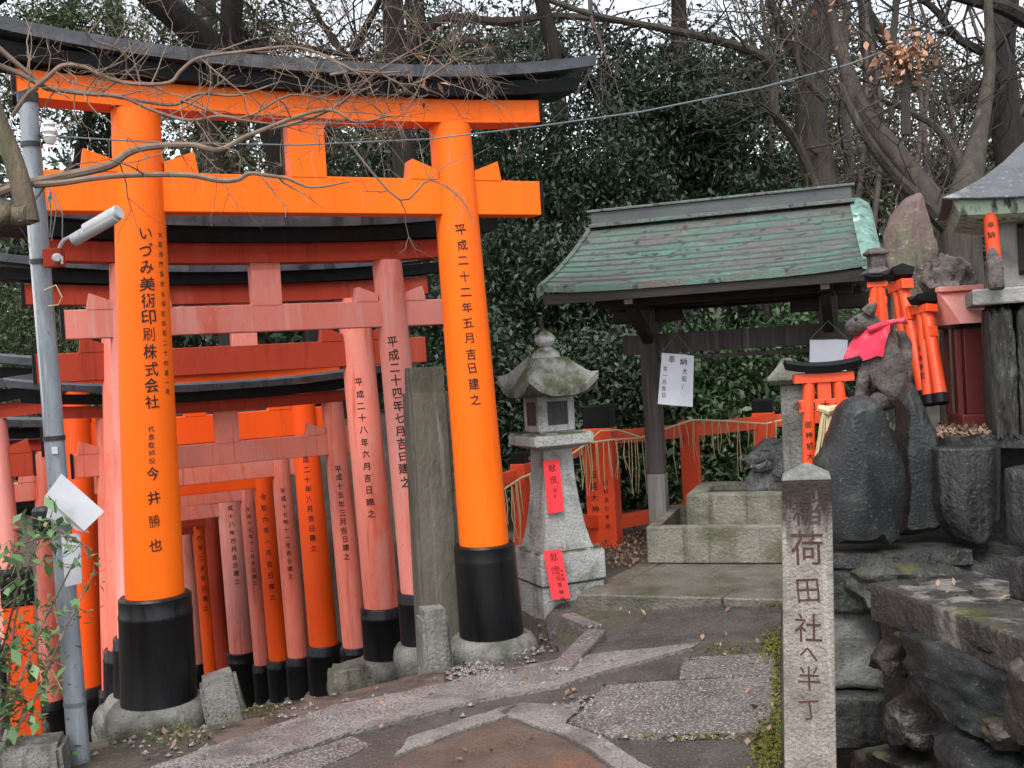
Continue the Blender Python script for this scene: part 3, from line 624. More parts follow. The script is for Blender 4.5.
# eave board, soffit, rafters
for b in (.03, 2*WD-.03):
    MB().box(SH(LE/2, b, zE-.065), (LE-.04, .03, .085), ex, ey).build('eave_board', 'wood_dark', pav, False, .003)
for a in np.linspace(.1, LE-.1, 13):
    for back in (0, 1):
        p0 = SH(a, .05 if not back else 2*WD-.05, zE-.085); p1 = SH(a, WD, zr-.09)
        MB().box((p0+p1)/2, ((p1-p0).length, .045, .05), (p1-p0).normalized(), ex, (p1-p0).normalized().cross(ex)).build('rafter', 'wood_dark', pav)
pa = (.65, 2.15); pb = (1.08,)
zbeam = zE-.19
for a in pa:
    for b in pb:
        MB().box((SH(a, b, 0)*2+Vector((0, 0, zpl+.62+zbeam+.05)))/2, (.15, .15, zbeam+.05-zpl-.62), ex, ey).build('post', 'wood_grey', pav, False, .008)
        MB().box((SH(a, b, 0)*2+Vector((0, 0, 2*zpl+.62)))/2, (.156, .156, .62), ex, ey).build('post_foot', 'wood_base', pav, False, .006)
        MB().box(SH(a, b, zbeam-.02), (.6, .12, .11), ex, ey).build('bracket', 'wood_dark', pav, False, .01)
for b in (.45, 1.08, 1.8):
    MB().box(SH(1.35, b, zbeam+.11), (2.0, .13, .13), ex, ey).build('eave_beam', 'wood_dark', pav, False, .005)
for b in pb:
    zt = zat(750, 338, 8.75)
    MB().box(SH(1.47, b, zt), (2.1, .09, .17), ex, ey).build('tie_beam', 'wood_grey', pav, False, .005)
    MB().box(SH(1.4, b, zt-.13), (1.34, .05, .035), ex, ey).build('rail', 'wood_grey', pav, False, .003)
for a in pa:
    MB().box(SH(a, 1.15, zbeam+.10), (.12, 1.75, .12), ex, ey).build('cross_beam', 'wood_dark', pav, False, .005)
    MB().box(SH(a, .26, zbeam+.10), (.065, .03, .085), ex, ey).build('beam_end', 'white_wood', pav, False, .004)
    for q in (-1, 1):
        p0, p1 = SH(a, 1.08, zt+.02), SH(a, 1.08+q*.72, zbeam+.03); dd = (p1-p0).normalized(); MB().box((p0+p1)/2, ((p1-p0).length, .08, .08), dd, ex, dd.cross(ex)).build('brace', 'wood_dark', pav, False, .005)
for a in (.25, 2.3):   # gable boards
    B = MB(); outline_slab(B, [SH(a, .25, zE+.02), SH(a, 2*WD-.25, zE+.02), SH(a, WD, zr-.06)], ex, .03); B.build('gable_board', 'wood_dark', pav)

# hanging cloths
def cloth(name, label, tl, tr, br, bl, d, hook, mt='white_cloth'):
    a, b, c, e = [P(*q, d) for q in (tl, tr, br, bl)]; root = thing(name, label, 'hanging banner', (a+c)/2); n_ = 10; vs = []; fs = []
    for j in range(n_+1):
        for i in range(n_+1):
            u_, v_ = i/n_, j/n_; p = a.lerp(b, u_).lerp(e.lerp(c, u_), v_); p = p+Vector((0, .012*math.sin(u_*7+v_*1.5)*(.4+v_), 0)); vs.append(p)
    k = n_+1; N1 = len(vs); vs += [p+Vector((0, .003, 0)) for p in vs]
    for j in range(n_):
        for i in range(n_): q = (j*k+i, j*k+i+1, (j+1)*k+i+1, (j+1)*k+i); fs.append(q); fs.append(tuple(N1+x for x in q[::-1]))
    for i in range(n_):
        for s_ in ((i, i+1), (n_*k+i+1, n_*k+i), ((i+1)*k, i*k), (i*k+n_, (i+1)*k+n_)): fs.append((s_[0], s_[1], N1+s_[1], N1+s_[0]))
    MB().add(vs, fs).build('cloth', mt, root, True)
    MB().tube([a-(b-a)*.06, b+(b-a)*.06], .006, 6).build('rod', 'wood_grey', root)
    h = P(*hook, d); MB().tube([a, h, b], .003, 4).build('cord', 'wire_grey', root)
    return root, a, b, c, e
root, a, b, c, e = cloth('hanging_banner', 'white banner with black brush writing hanging on the left of the pavilion beam', (662, 352), (694, 355), (693, 407), (658, 404), 8.7, (677, 334))
def fnb(x, dn): 
    p = a+(b-a).normalized()*x+(e-a).normalized()*dn; u_, v_ = x/(b-a).length, dn/(e-a).length
    return p+Vector((0, .012*math.sin(u_*7+v_*1.5)*(.4+v_)-.003, 0))
B = MB(); write(B, '奉', lambda x, d: fnb(x+.085, d+.055), .066, .1, .03); write(B, '納', lambda x, d: fnb(x+.185, d+.065), .066, .1, .03)
B.build('large_writing', 'ink', root)
B = MB(); write(B, '大阪水道', lambda x, d: fnb(x+.2, d+.14), .05, .066, .004); write(B, '花一月吉日', lambda x, d: fnb(x+.04, d+.135), .042, .055, .004)
B.build('small_writing', 'ink', root)
cloth('hanging_banner', 'plain white cloth hanging on the right of the pavilion beam above the little torii', (810, 339), (848, 339), (847, 371), (810, 370), 8.2, (828, 321))

# ------------------------------------------------------------------ water basin
tb = SH(0, 0, 0)
T0 = P(648, 566, 8.35); T0.z = zpl
def TR(a, b, z): return Vector((T0.x, T0.y, 0))+ex*a+ey*b+Vector((0, 0, z))
tro = thing('water_trough', 'long pale stone overflow trough on the platform, mossy and shallow', 'stone trough', TR(.8, .5, zpl))
HT = .29
B = MB(); B.box(TR(.85, .05, zpl+HT/2), (1.7, .1, HT), ex, ey); B.box(TR(.85, 1.15, zpl+HT/2), (1.7, .1, HT), ex, ey)
B.box(TR(.05, .6, zpl+HT/2), (.1, .998, HT-.002), ex, ey); B.box(TR(1.65, .6, zpl+HT/2), (.1, .998, HT-.002), ex, ey); B.box(TR(.85, .6, zpl+.05), (1.49, .99, .1), ex, ey)
B.build('trough_wall', 'stone_moss', tro, False, .01)
bas = thing('water_basin', 'square pale stone water basin standing inside the long trough', 'stone basin', TR(.9, .6, zpl))
zb0, zb1 = zpl+.1, zpl+.51
B = MB(); cx, cy, wx, wy = .86, .66, 1.14, .84
B.box(TR(cx, cy-wy/2+.07, (zb0+zb1)/2), (wx, .14, zb1-zb0), ex, ey); B.box(TR(cx, cy+wy/2-.07, (zb0+zb1)/2), (wx, .14, zb1-zb0), ex, ey)
for q in (-1, 1): B.box(TR(cx+q*(wx/2-.07), cy, (zb0+zb1)/2), (.14, wy-.281, zb1-zb0-.002), ex, ey)
B.box(TR(cx, cy, zb0+.06), (wx-.285, wy-.285, .12), ex, ey); B.build('basin_wall', 'stone_moss', bas, False, .018)
B = MB().box(TR(cx, cy, zb1-.06), (wx-.284, wy-.284, .004), ex, ey); B.build('water', 'dark_glass', bas)
# dragon spout
DC = P(768, 486, 9.0); dr = thing('dragon_spout', 'grey carved stone dragon head facing left above the water basin', 'dragon statue', DC)
def D(x, y, z): return DC+Vector((x, y, z))
rock('plinth', 'dragon_stone', D(.0, .05, .03), (.20, .12, .12), 3, dr, .12, boxy=.5)
B = MB()
B.tube([D(.10, .05, .05), D(.12, .04, .17), D(.07, .0, .29), D(.0, -.02, .31), D(-.07, -.03, .27)], [.13, .125, .115, .10, .075], 12)
B.tube([D(-.02, -.02, .30), D(-.10, -.035, .255), D(-.165, -.04, .22), D(-.185, -.04, .215)], [.085, .065, .05, .035], 10)
B.build('head', 'dragon_stone', dr, True)
B = MB().tube([D(.01, -.02, .20), D(-.08, -.035, .165), D(-.14, -.04, .155)], [.07, .045, .025], 8); B.build('jaw', 'dragon_stone', dr, True)
B = MB().box(D(-.105, -.05, .185), (.10, .06, .022)); B.build('teeth', 'straw', dr, False, .004)
for q in (-1, 1):
    MB().tube([D(-.03, -.02+q*.06, .34), D(.05, -.02+q*.075, .39), D(.12, q*.08, .40)], [.028, .022, .006], 7).build('horn', 'dragon_stone', dr, True)
    MB().lathe([(.004, -.022), (.018, -.014), (.023, 0), (.018, .014), (.004, .022)], D(-.09, -.03+q*.062, .295), None, 10).build('eye', 'dragon_stone', dr, True)
for q in (-1, 1):
    MB().tube([D(-.12, -.03+q*.03, .285), D(-.06, -.03+q*.065, .335), D(0, -.02+q*.08, .33), D(.04, q*.09, .30)], [.018, .026, .026, .012], 7).build('brow', 'dragon_stone', dr, True)
    MB().tube([D(-.165, -.04+q*.03, .245), D(-.19, -.04+q*.035, .235), D(-.175, -.04+q*.045, .215)], [.02, .026, .012], 7).build('nostril', 'dragon_stone', dr, True)
    MB().tube([D(-.14, -.04+q*.05, .20), D(-.10, -.04+q*.085, .17), D(-.05, -.02+q*.10, .20), D(-.02, q*.10, .24)], [.012, .016, .014, .006], 6).build('whisker', 'dragon_stone', dr, True)
B = MB()
for k in range(9):
    for q in (-1, 0, 1): B.tube([D(.03+.014*k, -.07+q*.05, .13+.02*k), D(.07+.014*k, -.09+q*.06, .10+.022*k), D(.09+.013*k, -.07+q*.06, .13+.022*k)], [.022, .02, .005], 6)
for k in range(7): B.tube([D(.13-.01*k, .05, .10+.04*k), D(.20-.012*k, .06, .12+.045*k)], [.035, .006], 6)
B.build('mane', 'dragon_stone', dr, True)

# ------------------------------------------------------------------ red fence with straw rope
fe = thing('red_fence', 'vermilion timber fence with black capped posts behind the water basin', 'fence', P(603, 537, 9.7))
FP = [(521, 524, 463, 8.9, .13, 452, 1), (604, 536, 427, 9.7, .27, 405, 1), (692, 520, 420, 10.3, .17, None, 0), (766, 500, 412, 10.9, .22, 399, 1), (860, 490, 404, 11.5, .2, 392, 1)]
tops = []
for (px, yb, yt, d, w, yc, cap) in FP:
    b = P(px+2, yb, d); t = zat(px, yt, d); b.z -= .25
    p_ = MB().box((b+Vector((b.x, b.y, t)))/2, (w, w, t-b.z), ex, ey).build('post', 'fence_vermilion', fe, False, .008)
    if cap: MB().box(Vector((b.x, b.y, (t+zat(px, yc, d))/2+.002)), (w*.94, w*.94, zat(px, yc, d)-t), ex, ey).build('post_cap', 'black_beam', fe, False, .008)
    tops.append((b, t, p_))
B1 = tops[1][0]
for (i, j, y0, y1, h) in ((0, 1, None, None, .12), (1, 2, 0, 0, .13), (2, 3, 0, 0, .13), (3, 4, 0, 0, .13)):
    a, b = tops[i], tops[j]
    for low in (0, 1):
        if low: pa_, pb_ = Vector((a[0].x, a[0].y, a[0].z+.36)), Vector((b[0].x, b[0].y, b[0].z+.36))
        else: pa_, pb_ = Vector((a[0].x, a[0].y, a[1]-.10)), Vector((b[0].x, b[0].y, b[1]-.10))
        dd = (pb_-pa_); X = dd.normalized(); Y = Vector((-X.y, X.x, 0)).normalized()
        MB().box((pa_+pb_)/2, (dd.length, .06, h), X, Y, X.cross(Y)).build('rail', 'fence_vermilion', fe, False, .005)
pa_ = Vector((tops[0][0].x, tops[0][0].y, tops[0][1]-.1)); pb_ = P(470, 490, 8.6); dd = pb_-pa_; X = dd.normalized(); Y = Vector((-X.y, X.x, 0)).normalized()
MB().box((pa_+pb_)/2, (dd.length, .06, .12), X, Y, X.cross(Y)).build('rail', 'fence_vermilion', fe, False, .005)
b, t, p_ = tops[1]
fc = b-ey*.1365
B = MB(); write(B, '玉姫大神', lambda x, dn: Vector((fc.x, fc.y, t-.42-dn))+ex*(x-.055), .075, .105, .02); write(B, '昭和講社奉納', lambda x, dn: Vector((fc.x, fc.y, t-.50-dn))+ex*(x+.055), .05, .078, .004)
B.build('inscription', 'ink', p_, org=ORG[fe.name])
ro = thing('straw_rope', 'thin straw rope with hanging straw strands strung along the red fence', 'straw rope', P(604, 440, 9.5))
rp_ = [(500, 492, 8.7), (521, 478, 8.75), (560, 462, 9.1), (588, 443, 9.5), (612, 440, 9.5), (640, 438, 9.7), (662, 430, 9.9), (692, 420, 10.15), (725, 421, 10.4), (765, 424, 10.7), (800, 416, 11)]
RP = [P(*q) for q in rp_]
MB().tube(RP, .010, 6).build('rope', 'straw', ro, True)
MB().tube([P(588, 442, 9.5), P(600, 431, 9.5), P(618, 430, 9.5), P(640, 437, 9.6)], .009, 5).build('loop', 'straw', ro, True)
random.seed(3)
for i in range(42):
    t = i/41*(len(RP)-1.001); k = int(t); p = RP[k].lerp(RP[k+1], t-k); L_ = random.uniform(.25, .62); B = MB()
    for q in range(random.choice((1, 2, 2))):
        x = random.uniform(-.02, .02); B.tube([p+Vector((x, -.01, 0)), p+Vector((x+random.uniform(-.02, .02), -.02, -L_*.5)), p+Vector((x+random.uniform(-.03, .03), -.01, -L_*random.uniform(.85, 1)))], [.005, .0048, .003], 5)
    B.build('straw_strand', 'straw', ro)

# ------------------------------------------------------------------ carved stone signpost
SP0 = P(812, 905, 3.8); SPt = P(806, 470, 3.8)
spx = Vector((math.cos(rad(-15)), math.sin(rad(-15)), 0)); spy = Vector((-spx.y, spx.x, 0)); SPH = SPt.z-SP0.z; SW = .174
def spr(w, z, dx=0): 
    c = SP0.lerp(SPt, z/SPH); return [c+spx*(x*w/2)+spy*(y*w/2) for x, y in ((-1, -1), (1, -1), (1, 1), (-1, 1))]
sp = thing('stone_signpost', 'square pale stone signpost carved with red characters, its pyramid top dark with age', 'stone signpost', SP0)
zc = SPH*(905-548)/(905-475); zh = SPH-.028

MB().loft([spr(SW*1.04, 0), spr(SW, zc), spr(SW*.985, zh)]).build('shaft', 'stone_post', sp, False, .006)
MB().loft([spr(SW*.985, zh+.001), spr(SW*.93, zh+.012), spr(SW*.2, SPH+.022), spr(.004, SPH+.026)]).build('pyramid_top', 'concrete_pale', sp, False, .003)
def fsp(px0):
    def fn(x, dn, z0):
        z = z0-dn; c = SP0.lerp(SPt, (z-SP0.z)/SPH); w = SW*lerp(1.04, 1, min(1, (z-SP0.z)/zc)); return c+spx*x-spy*(w/2+.0016)
    return fn
f0 = fsp(0); B = MB()
for ch, yy, sz in (('荷', 548, 35), ('田', 590, 27), ('社', 628, 29), ('へ', 653, 20), ('半', 678, 25), ('丁', 709, 22)):
    z0 = zat(806, yy, 3.72); V_, F_ = glyph(ch, 0); sz *= .00372; a = random.gauss(0, .05); B.add([f0((x-.06*y)*sz*.92-y*a*sz, -(y+x*a)*sz, z0) for x, y in V_], F_)
B.build('inscription', 'ink_red', sp)
V_, F_ = glyph('稲', .0); z0 = zat(806, 512, 3.72); B = MB(); B.add([f0(x*.105, -y*.10, z0) for x, y in V_], F_); B.build('worn_inscription', 'ink_worn', sp)

# ------------------------------------------------------------------ terrace at the right
TZ = zat(900, 553, 5.1)       # top of the dark ledge
def wbox(name, mt, label, cat, tl, tr, d1, d2, ztop, zbot, depth, bev=.015, rough=.012, parent=None, inc=None):
    a, b = P(*tl, d1), P(*tr, d2); X = (b-a); X.z = 0; l = X.length; X.normalize(); Y = Vector((-X.y, X.x, 0))
    c = Vector((a.x, a.y, 0))+X*l/2+Y*depth/2
    bm = bmesh.new(); bmesh.ops.create_cube(bm, size=1); bmesh.ops.subdivide_edges(bm, edges=bm.edges[:], cuts=11, use_grid_fill=True)
    B = MB()
    for v in bm.verts:
        p = v.co.copy(); q = c+X*(p.x*l)+Y*(p.y*depth)+Vector((0, 0, lerp(zbot, ztop, p.z+.5)))
        # worn arrises
        m1 = sum(1 for k in p if abs(k) > .49)
        if m1 >= 2: q = q+(c+Vector((0, 0, (ztop+zbot)/2))-q).normalized()*bev
        B.v.append(q+noise.noise_vector(q*5)*rough+noise.noise_vector(q*17)*rough*.5)
    bm.verts.index_update(); B.f = [[v.index for v in f.verts] for f in bm.faces]; bm.free()
    o = B.build(name, mt, parent, True, org=None if parent else Vector((c.x, c.y, zbot)))
    if label and not parent: tag(o, label, cat)
    return o
wl = thing('terrace_wall', 'dark wet terrace wall of boulders and long stone slabs behind the signpost', 'stone wall', P(900, 700, 4.8))
GZ = plateau(1.6, 4.6)
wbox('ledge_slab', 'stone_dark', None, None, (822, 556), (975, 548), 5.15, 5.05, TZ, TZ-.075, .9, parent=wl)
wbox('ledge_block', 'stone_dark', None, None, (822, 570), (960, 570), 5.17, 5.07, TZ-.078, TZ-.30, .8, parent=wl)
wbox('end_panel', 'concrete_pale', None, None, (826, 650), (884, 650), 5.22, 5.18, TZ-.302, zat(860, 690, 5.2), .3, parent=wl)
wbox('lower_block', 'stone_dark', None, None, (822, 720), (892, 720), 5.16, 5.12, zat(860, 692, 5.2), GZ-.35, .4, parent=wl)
# long capping slab running towards the viewer
ca, cb = P(869, 583, 4.85), P(1024, 636, 3.83); cd = (cb-ca); cd.z = 0; cd.normalize(); cdn = Vector((-cd.y, cd.x, 0))
cdn = cdn if cdn.x > 0 else -cdn
zc1 = ca.z
def along(t, off, z): return Vector((ca.x, ca.y, 0))+cd*t+cdn*off+Vector((0, 0, z))
def wslab(name, mt, t0, t1, o0, o1, z0, z1, rough=.012):
    bm = bmesh.new(); bmesh.ops.create_cube(bm, size=1); bmesh.ops.subdivide_edges(bm, edges=bm.edges[:], cuts=13, use_grid_fill=True); B = MB()
    for v in bm.verts:
        p = v.co; q = along(lerp(t0, t1, p.x+.5), lerp(o0, o1, p.y+.5), lerp(z0, z1, p.z+.5))
        if sum(1 for k in p if abs(k) > .49) >= 2: q = q+(along((t0+t1)/2, (o0+o1)/2, (z0+z1)/2)-q).normalized()*.012
        B.v.append(q+noise.noise_vector(q*5)*rough+noise.noise_vector(q*19)*rough*.5)
    bm.verts.index_update(); B.f = [[v.index for v in f.verts] for f in bm.faces]; bm.free(); return B.build(name, mt, wl, True)
wslab('capping_slab', 'streaked_slab', 0, 2.6, 0, .55, zc1-.165, zc1)
wslab('backing', 'boulder_brown', -.05, 2.6, .07, .9, GZ-.4, zc1-.17)
random.seed(11)
BW = [(960, 684, 4.26, .30, .165, 1, .82, 0), (905, 722, 4.62, .13, .13, 2, .6, 1), (893, 650, 4.82, .13, .10, 3, .6, 1), (968, 765, 4.15, .30, .13, 4, .75, 0), (1048, 700, 3.8, .17, .19, 6, .7, 1),
      (890, 775, 4.7, .2, .12, 8, .6, 1), (1075, 790, 3.7, .22, .2, 9, .5, 1), (930, 840, 4.4, .24, .16, 10, .5, 1), (925, 640, 4.55, .20, .05, 14, .6, 1), (1000, 640, 4.1, .22, .045, 17, .6, 1), (1012, 735, 3.98, .12, .06, 15, .5, 1), (925, 735, 4.5, .07, .06, 16, .4, 1)]
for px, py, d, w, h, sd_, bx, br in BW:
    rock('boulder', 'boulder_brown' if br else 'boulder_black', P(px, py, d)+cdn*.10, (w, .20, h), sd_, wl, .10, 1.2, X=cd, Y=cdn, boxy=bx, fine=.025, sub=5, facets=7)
# upper step under the tapered block and the dark block at the frame edge
rock('rubble', 'stone_dark', P(960, 565, 5.0)+Vector((0, .3, -.1)), (.5, .35, .16), 21, wl, .15, boxy=.5)
wbox('stone_block', 'stone_dark', 'dark square stone block on the terrace at the right frame edge', 'stone block', (1004, 520), (1090, 520), 4.75, 4.4, zat(1012, 468, 4.7), zat(1012, 548, 4.7), .5)
wbox('stone_block', 'stone_dark', 'lower dark stone block under the square block at the right frame edge', 'stone block', (1006, 580), (1100, 590), 4.45, 4.1, zat(1010, 556, 4.45), zc1-.01, .35)
# earth fill that carries the shrine terrace
UZ = zat(960, 434, 5.35)
fl = thing('upper_terrace', 'leaf strewn upper stone terrace carrying the red wooden shrine', 'terrace', P(980, 500, 5.6))
wbox('top_slab', 'stone_dark', None, None, (938, 430), (1120, 430), 5.3, 4.9, UZ, UZ-.07, 1.5, parent=fl)
wbox('core', 'stone_dark', None, None, (900, 470), (1120, 470), 5.75, 5.3, UZ-.072, TZ-.3, 1.2, parent=fl)
# tapered block standing under the front edge
tbk = MB(); q0 = [(940, 446), (1003, 446)]
rings = []
for (yy, w, x0) in ((447, .155, 970), (470, .155, 970), (505, .148, 971), (522, .135, 973), (534, .10, 974), (543, .05, 974)):
    c = P(x0+3, yy, 5.12); rings.append([c+Vector((w*1.08*math.cos(a)*(1.0 if abs(math.cos(a)) < .75 else .96)*1.05, .16*math.sin(a)+.1, 0)) for a in [rad(22.5+45*k) for k in range(8)]])
o = tbk.loft(rings).build('stone_corbel', 'stone_dark', None, False, .012, org=P(970, 543, 5.1)); tag(o, 'tapered grey stone corbel hanging under the leaf strewn terrace edge', 'stone block')

# black boulder and standing stone
def slab_rock(name, label, outline, d, thick, mt, seed, cat='boulder', lean=.0):
    pts = [P(*q, d) for q in outline]; c = sum(pts, Vector())/len(pts); rings = []; n = len(pts)
    # rounded solid: the outline shrinks towards front and back
    dens = []
    for i in range(n):
        a, b = pts[i], pts[(i+1) % n]
        for k in range(6): dens.append(a.lerp(b, k/6))
    M = len(dens)
    sm_ = [(dens[i-1]+dens[i]*2+dens[(i+1) % M])/4 for i in range(M)]
    for (s_, y) in ((.0, -.50), (.45, -.485), (.74, -.45), (.89, -.36), (.975, -.15), (1, .05), (.97, .25), (.8, .42), (.4, .5), (.0, .51)):
        ring = []
        for p in sm_:
            q = c+(p-c)*max(s_, .01); q = q+Vector((0, y*thick, 0)); ring.append(q+noise.noise_vector(q*4+Vector((seed, 0, 0)))*.03+noise.noise_vector(q*11)*.014+noise.noise_vector(q*30)*.005+Vector((0, lean*(q.z-c.z), 0)))
        rings.append(ring)
    hx = max(abs(p.x-c.x) for p in pts); hz_ = max(abs(p.z-c.z) for p in pts)
    for nn, oo in cut_planes(seed+40, 16):
        if nn.z < -.3: continue
        oo = oo*1.02
        for ring in rings:
            for i, q in enumerate(ring):
                l = Vector(((q.x-c.x)/hx, (q.y-c.y)/(thick*.5), (q.z-c.z)/hz_)); e_ = l.dot(nn)-oo
                if e_ > 0: l = l-nn*e_*.8; ring[i] = Vector((c.x+l.x*hx, c.y+l.y*thick*.5, c.z+l.z*hz_))
    o = MB().loft(rings).build(name, mt, None, True, org=Vector((c.x, c.y, min(p.z for p in pts)))); return tag(o, label, cat)
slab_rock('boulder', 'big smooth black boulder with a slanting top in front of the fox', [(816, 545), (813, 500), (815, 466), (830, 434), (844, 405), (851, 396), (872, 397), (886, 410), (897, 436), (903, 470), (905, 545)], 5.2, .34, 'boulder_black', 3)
slab_rock('standing_stone', 'narrow upright dark stone leaning on the black boulder', [(896, 535), (902, 470), (894, 420), (895, 388), (903, 379), (914, 382), (926, 410), (937, 440), (940, 490), (936, 532)], 5.35, .26, 'boulder_black', 8, 'standing stone')
slab_rock('stone_tablet', 'tall pointed brown stone tablet behind the fox', [(880, 330), (880, 268), (885, 238), (890, 218), (903, 200), (916, 192), (922, 202), (931, 232), (936, 268), (936, 330), (930, 420), (886, 420)], 7.0, .22, 'stele', 5, 'stone tablet')
o = rock('rock', 'fox_stone', P(948, 290, 6.35), (.155, .16, .20), 9, None, .3, 1.6, fine=.08, facets=14, sub=5); tag(o, 'dark rough rock behind the leaning orange torii', 'rock')

# capped stone pillar behind the little torii
q = P(801, 540, 6.6)
cp = thing('stone_pillar', 'small stone pillar with a gabled cap behind the little torii', 'stone pillar', q)
tz1 = zat(790, 384, 6.6)
MB().box((q+Vector((q.x, q.y, tz1)))/2, (.16, .16, tz1-q.z), ex, ey, taper=.92).build('shaft', 'stone_light', cp, False, .01)
c = Vector((q.x-.0, q.y, tz1)); B = MB()
rings = []
for z, w in ((0, .15), (.03, .2), (.05, .19), (.11, .1), (.15, .06), (.165, .05)): rings.append([c+ex*(x*w*.6)+ey*(y*w*.6)+Vector((-.03, 0, z)) for x, y in ((-1, -1), (1, -1), (1, 1), (-1, 1))])
B.loft(rings).build('cap', 'stone_light', cp, False, .006)

# little torii things
def small_torii(label, base, X, Z, h, w, rp, text=None, cw=.9, capm='black_beam', pillar_text=None, group='small votive torii'):
    X = X.normalized(); Z = Z.normalized(); Y = Z.cross(X).normalized(); root = thing('votive_torii', label, 'votive torii', base, group)
    def q(x, y, z): return Vector(base)+X*x+Y*y+Z*z
    bt = rp*.8; ps = []
    for s_ in (-1, 1):
        ps.append(MB().tube([q(s_*w/2, 0, 0.08*h), q(s_*(w/2-bt), 0, h*.86)], [rp, rp*.9], 16).build('pillar', 'fence_vermilion', root, True))
        MB().tube([q(s_*w/2, 0, 0), q(s_*w/2, 0, .085*h)], [rp*1.1, rp*1.1], 16).build('foot_sleeve', 'black_beam', root, True)
    nk = MB().box(q(0, 0, h*.665), (w*1.32, rp*1.3, h*.10), X, Y, Z).build('tie_beam', 'fence_vermilion', root, False, .003)
    MB().box(q(0, 0, h*.78), (rp*2.0, rp*1.25, h*.16), X, Y, Z).build('strut', 'fence_vermilion', root, False, .002)
    MB().box(q(0, 0, h*.885), (w*1.5, rp*1.9, h*.075), X, Y, Z).build('lintel', 'fence_vermilion', root, False, .003)
    rings = []
    for i in range(13):
        a = lerp(-1, 1, i/12); zb = h*(.925+.035*abs(a)**2.2); l = w*cw
        rings.append([q(a*l, -rp*1.5, zb), q(a*l, rp*1.5, zb), q(a*l*1.05, rp*1.9, zb+h*.055), q(a*l*1.05, 0, zb+h*.085), q(a*l*1.05, -rp*1.9, zb+h*.055)])
    MB().loft(rings).build('cap_beam', capm, root)
    if text: hrow(MB(), text, lambda x, y: q(x-(len(text)-1)*h*.055, -rp*.65-.0016, h*.665)-Z*y, h*.085, h*.11, .02).build('inscription', 'ink', nk, org=ORG[root.name])
    if pillar_text:
        write(MB(), pillar_text, lambda x, dn: q(-w/2+bt*.3+x, -math.sqrt(max(1e-6, rp*rp-x*x))-.0016, h*.52-dn), rp*1.2, h*.085, .02).build('inscription', 'ink', ps[0], org=ORG[root.name])
    return root
b0 = P(829, 488, 5.55); small_torii('little orange torii with black curved cap standing between signpost and black boulder', b0, Vector((1, -.10, 0)), Vector((.0, 0, 1)), zat(824, 363, 5.55)-b0.z, .205, .034, '奉白大大神', pillar_text='御神前大')
# straw tassel on the little torii
ts = thing('straw_tassel', 'pale straw bundle hanging in the little orange torii', 'straw tassel', P(828, 407, 5.52)); B = MB(); random.seed(5)
for k in range(34):
    x = random.uniform(-.05, .05); p = P(828, 410, 5.52)+Vector((x*.6, random.uniform(-.02, .02), 0)); B.tube([p, p+Vector((x*.3-.01, 0, -.14)), p+Vector((x*.7-.03, random.uniform(-.02, .02), -.30))], [.006, .006, .004], 4)
B.build('strands', 'straw', ts); MB().tube([P(818, 408, 5.52), P(828, 411, 5.5), P(838, 408, 5.52)], [.018, .026, .018], 8).build('knot', 'straw', ts, True)
Zl = (P(914, 275, 6.1)-P(935, 400, 5.9)).normalized(); edge = Vector((.09, -1, .1))
bl = P(930, 404, 5.85); hl = (P(915, 272, 6.1)-bl).length
small_torii('taller orange torii leaning back against the stone tablet', bl+Vector((-.02, .1, 0)), edge, Zl, hl, .13, .036, pillar_text='奉納神前大神', cw=.55, capm='black_beam', group='small votive torii leaning together')
Zl2 = (P(940, 305, 6.0)-P(948, 402, 5.8)).normalized()
small_torii('shorter orange torii propped in front of the taller leaning one', P(936, 404, 5.75), Vector((.16, -1, .1)), (Zl+Zl2).normalized(), hl*.78, .11, .036, pillar_text='奉納神前', cw=.5, group='small votive torii leaning together')
small_torii('little orange torii half hidden beside the tall stone tablet', P(879, 352, 6.75), Vector((1, -.3, 0)), Vector((.03, 0, 1)), .49, .085, .034)
q = P(879, 318, 6.9); sl_ = thing('stone_lantern', 'small weathered stone lantern top beside the tall tablet', 'stone lantern', q)
for nm, st in (('shaft', [(.06, 0), (.06, .28)]), ('fire_box', [(.11, .28), (.115, .31), (.085, .32), (.085, .46)]), ('roof', [(.15, .461), (.15, .48), (.10, .52), (.085, .53), (.085, .66), (.12, .67), (.12, .70), (.06, .74)])):
    MB().loft([[q+Vector((x*w*.55, y*w*.55, z*.62)) for x, y in ((-1, -1), (1, -1), (1, 1), (-1, 1))] for w, z in st]).build(nm, 'fox_stone', sl_, False, .006)

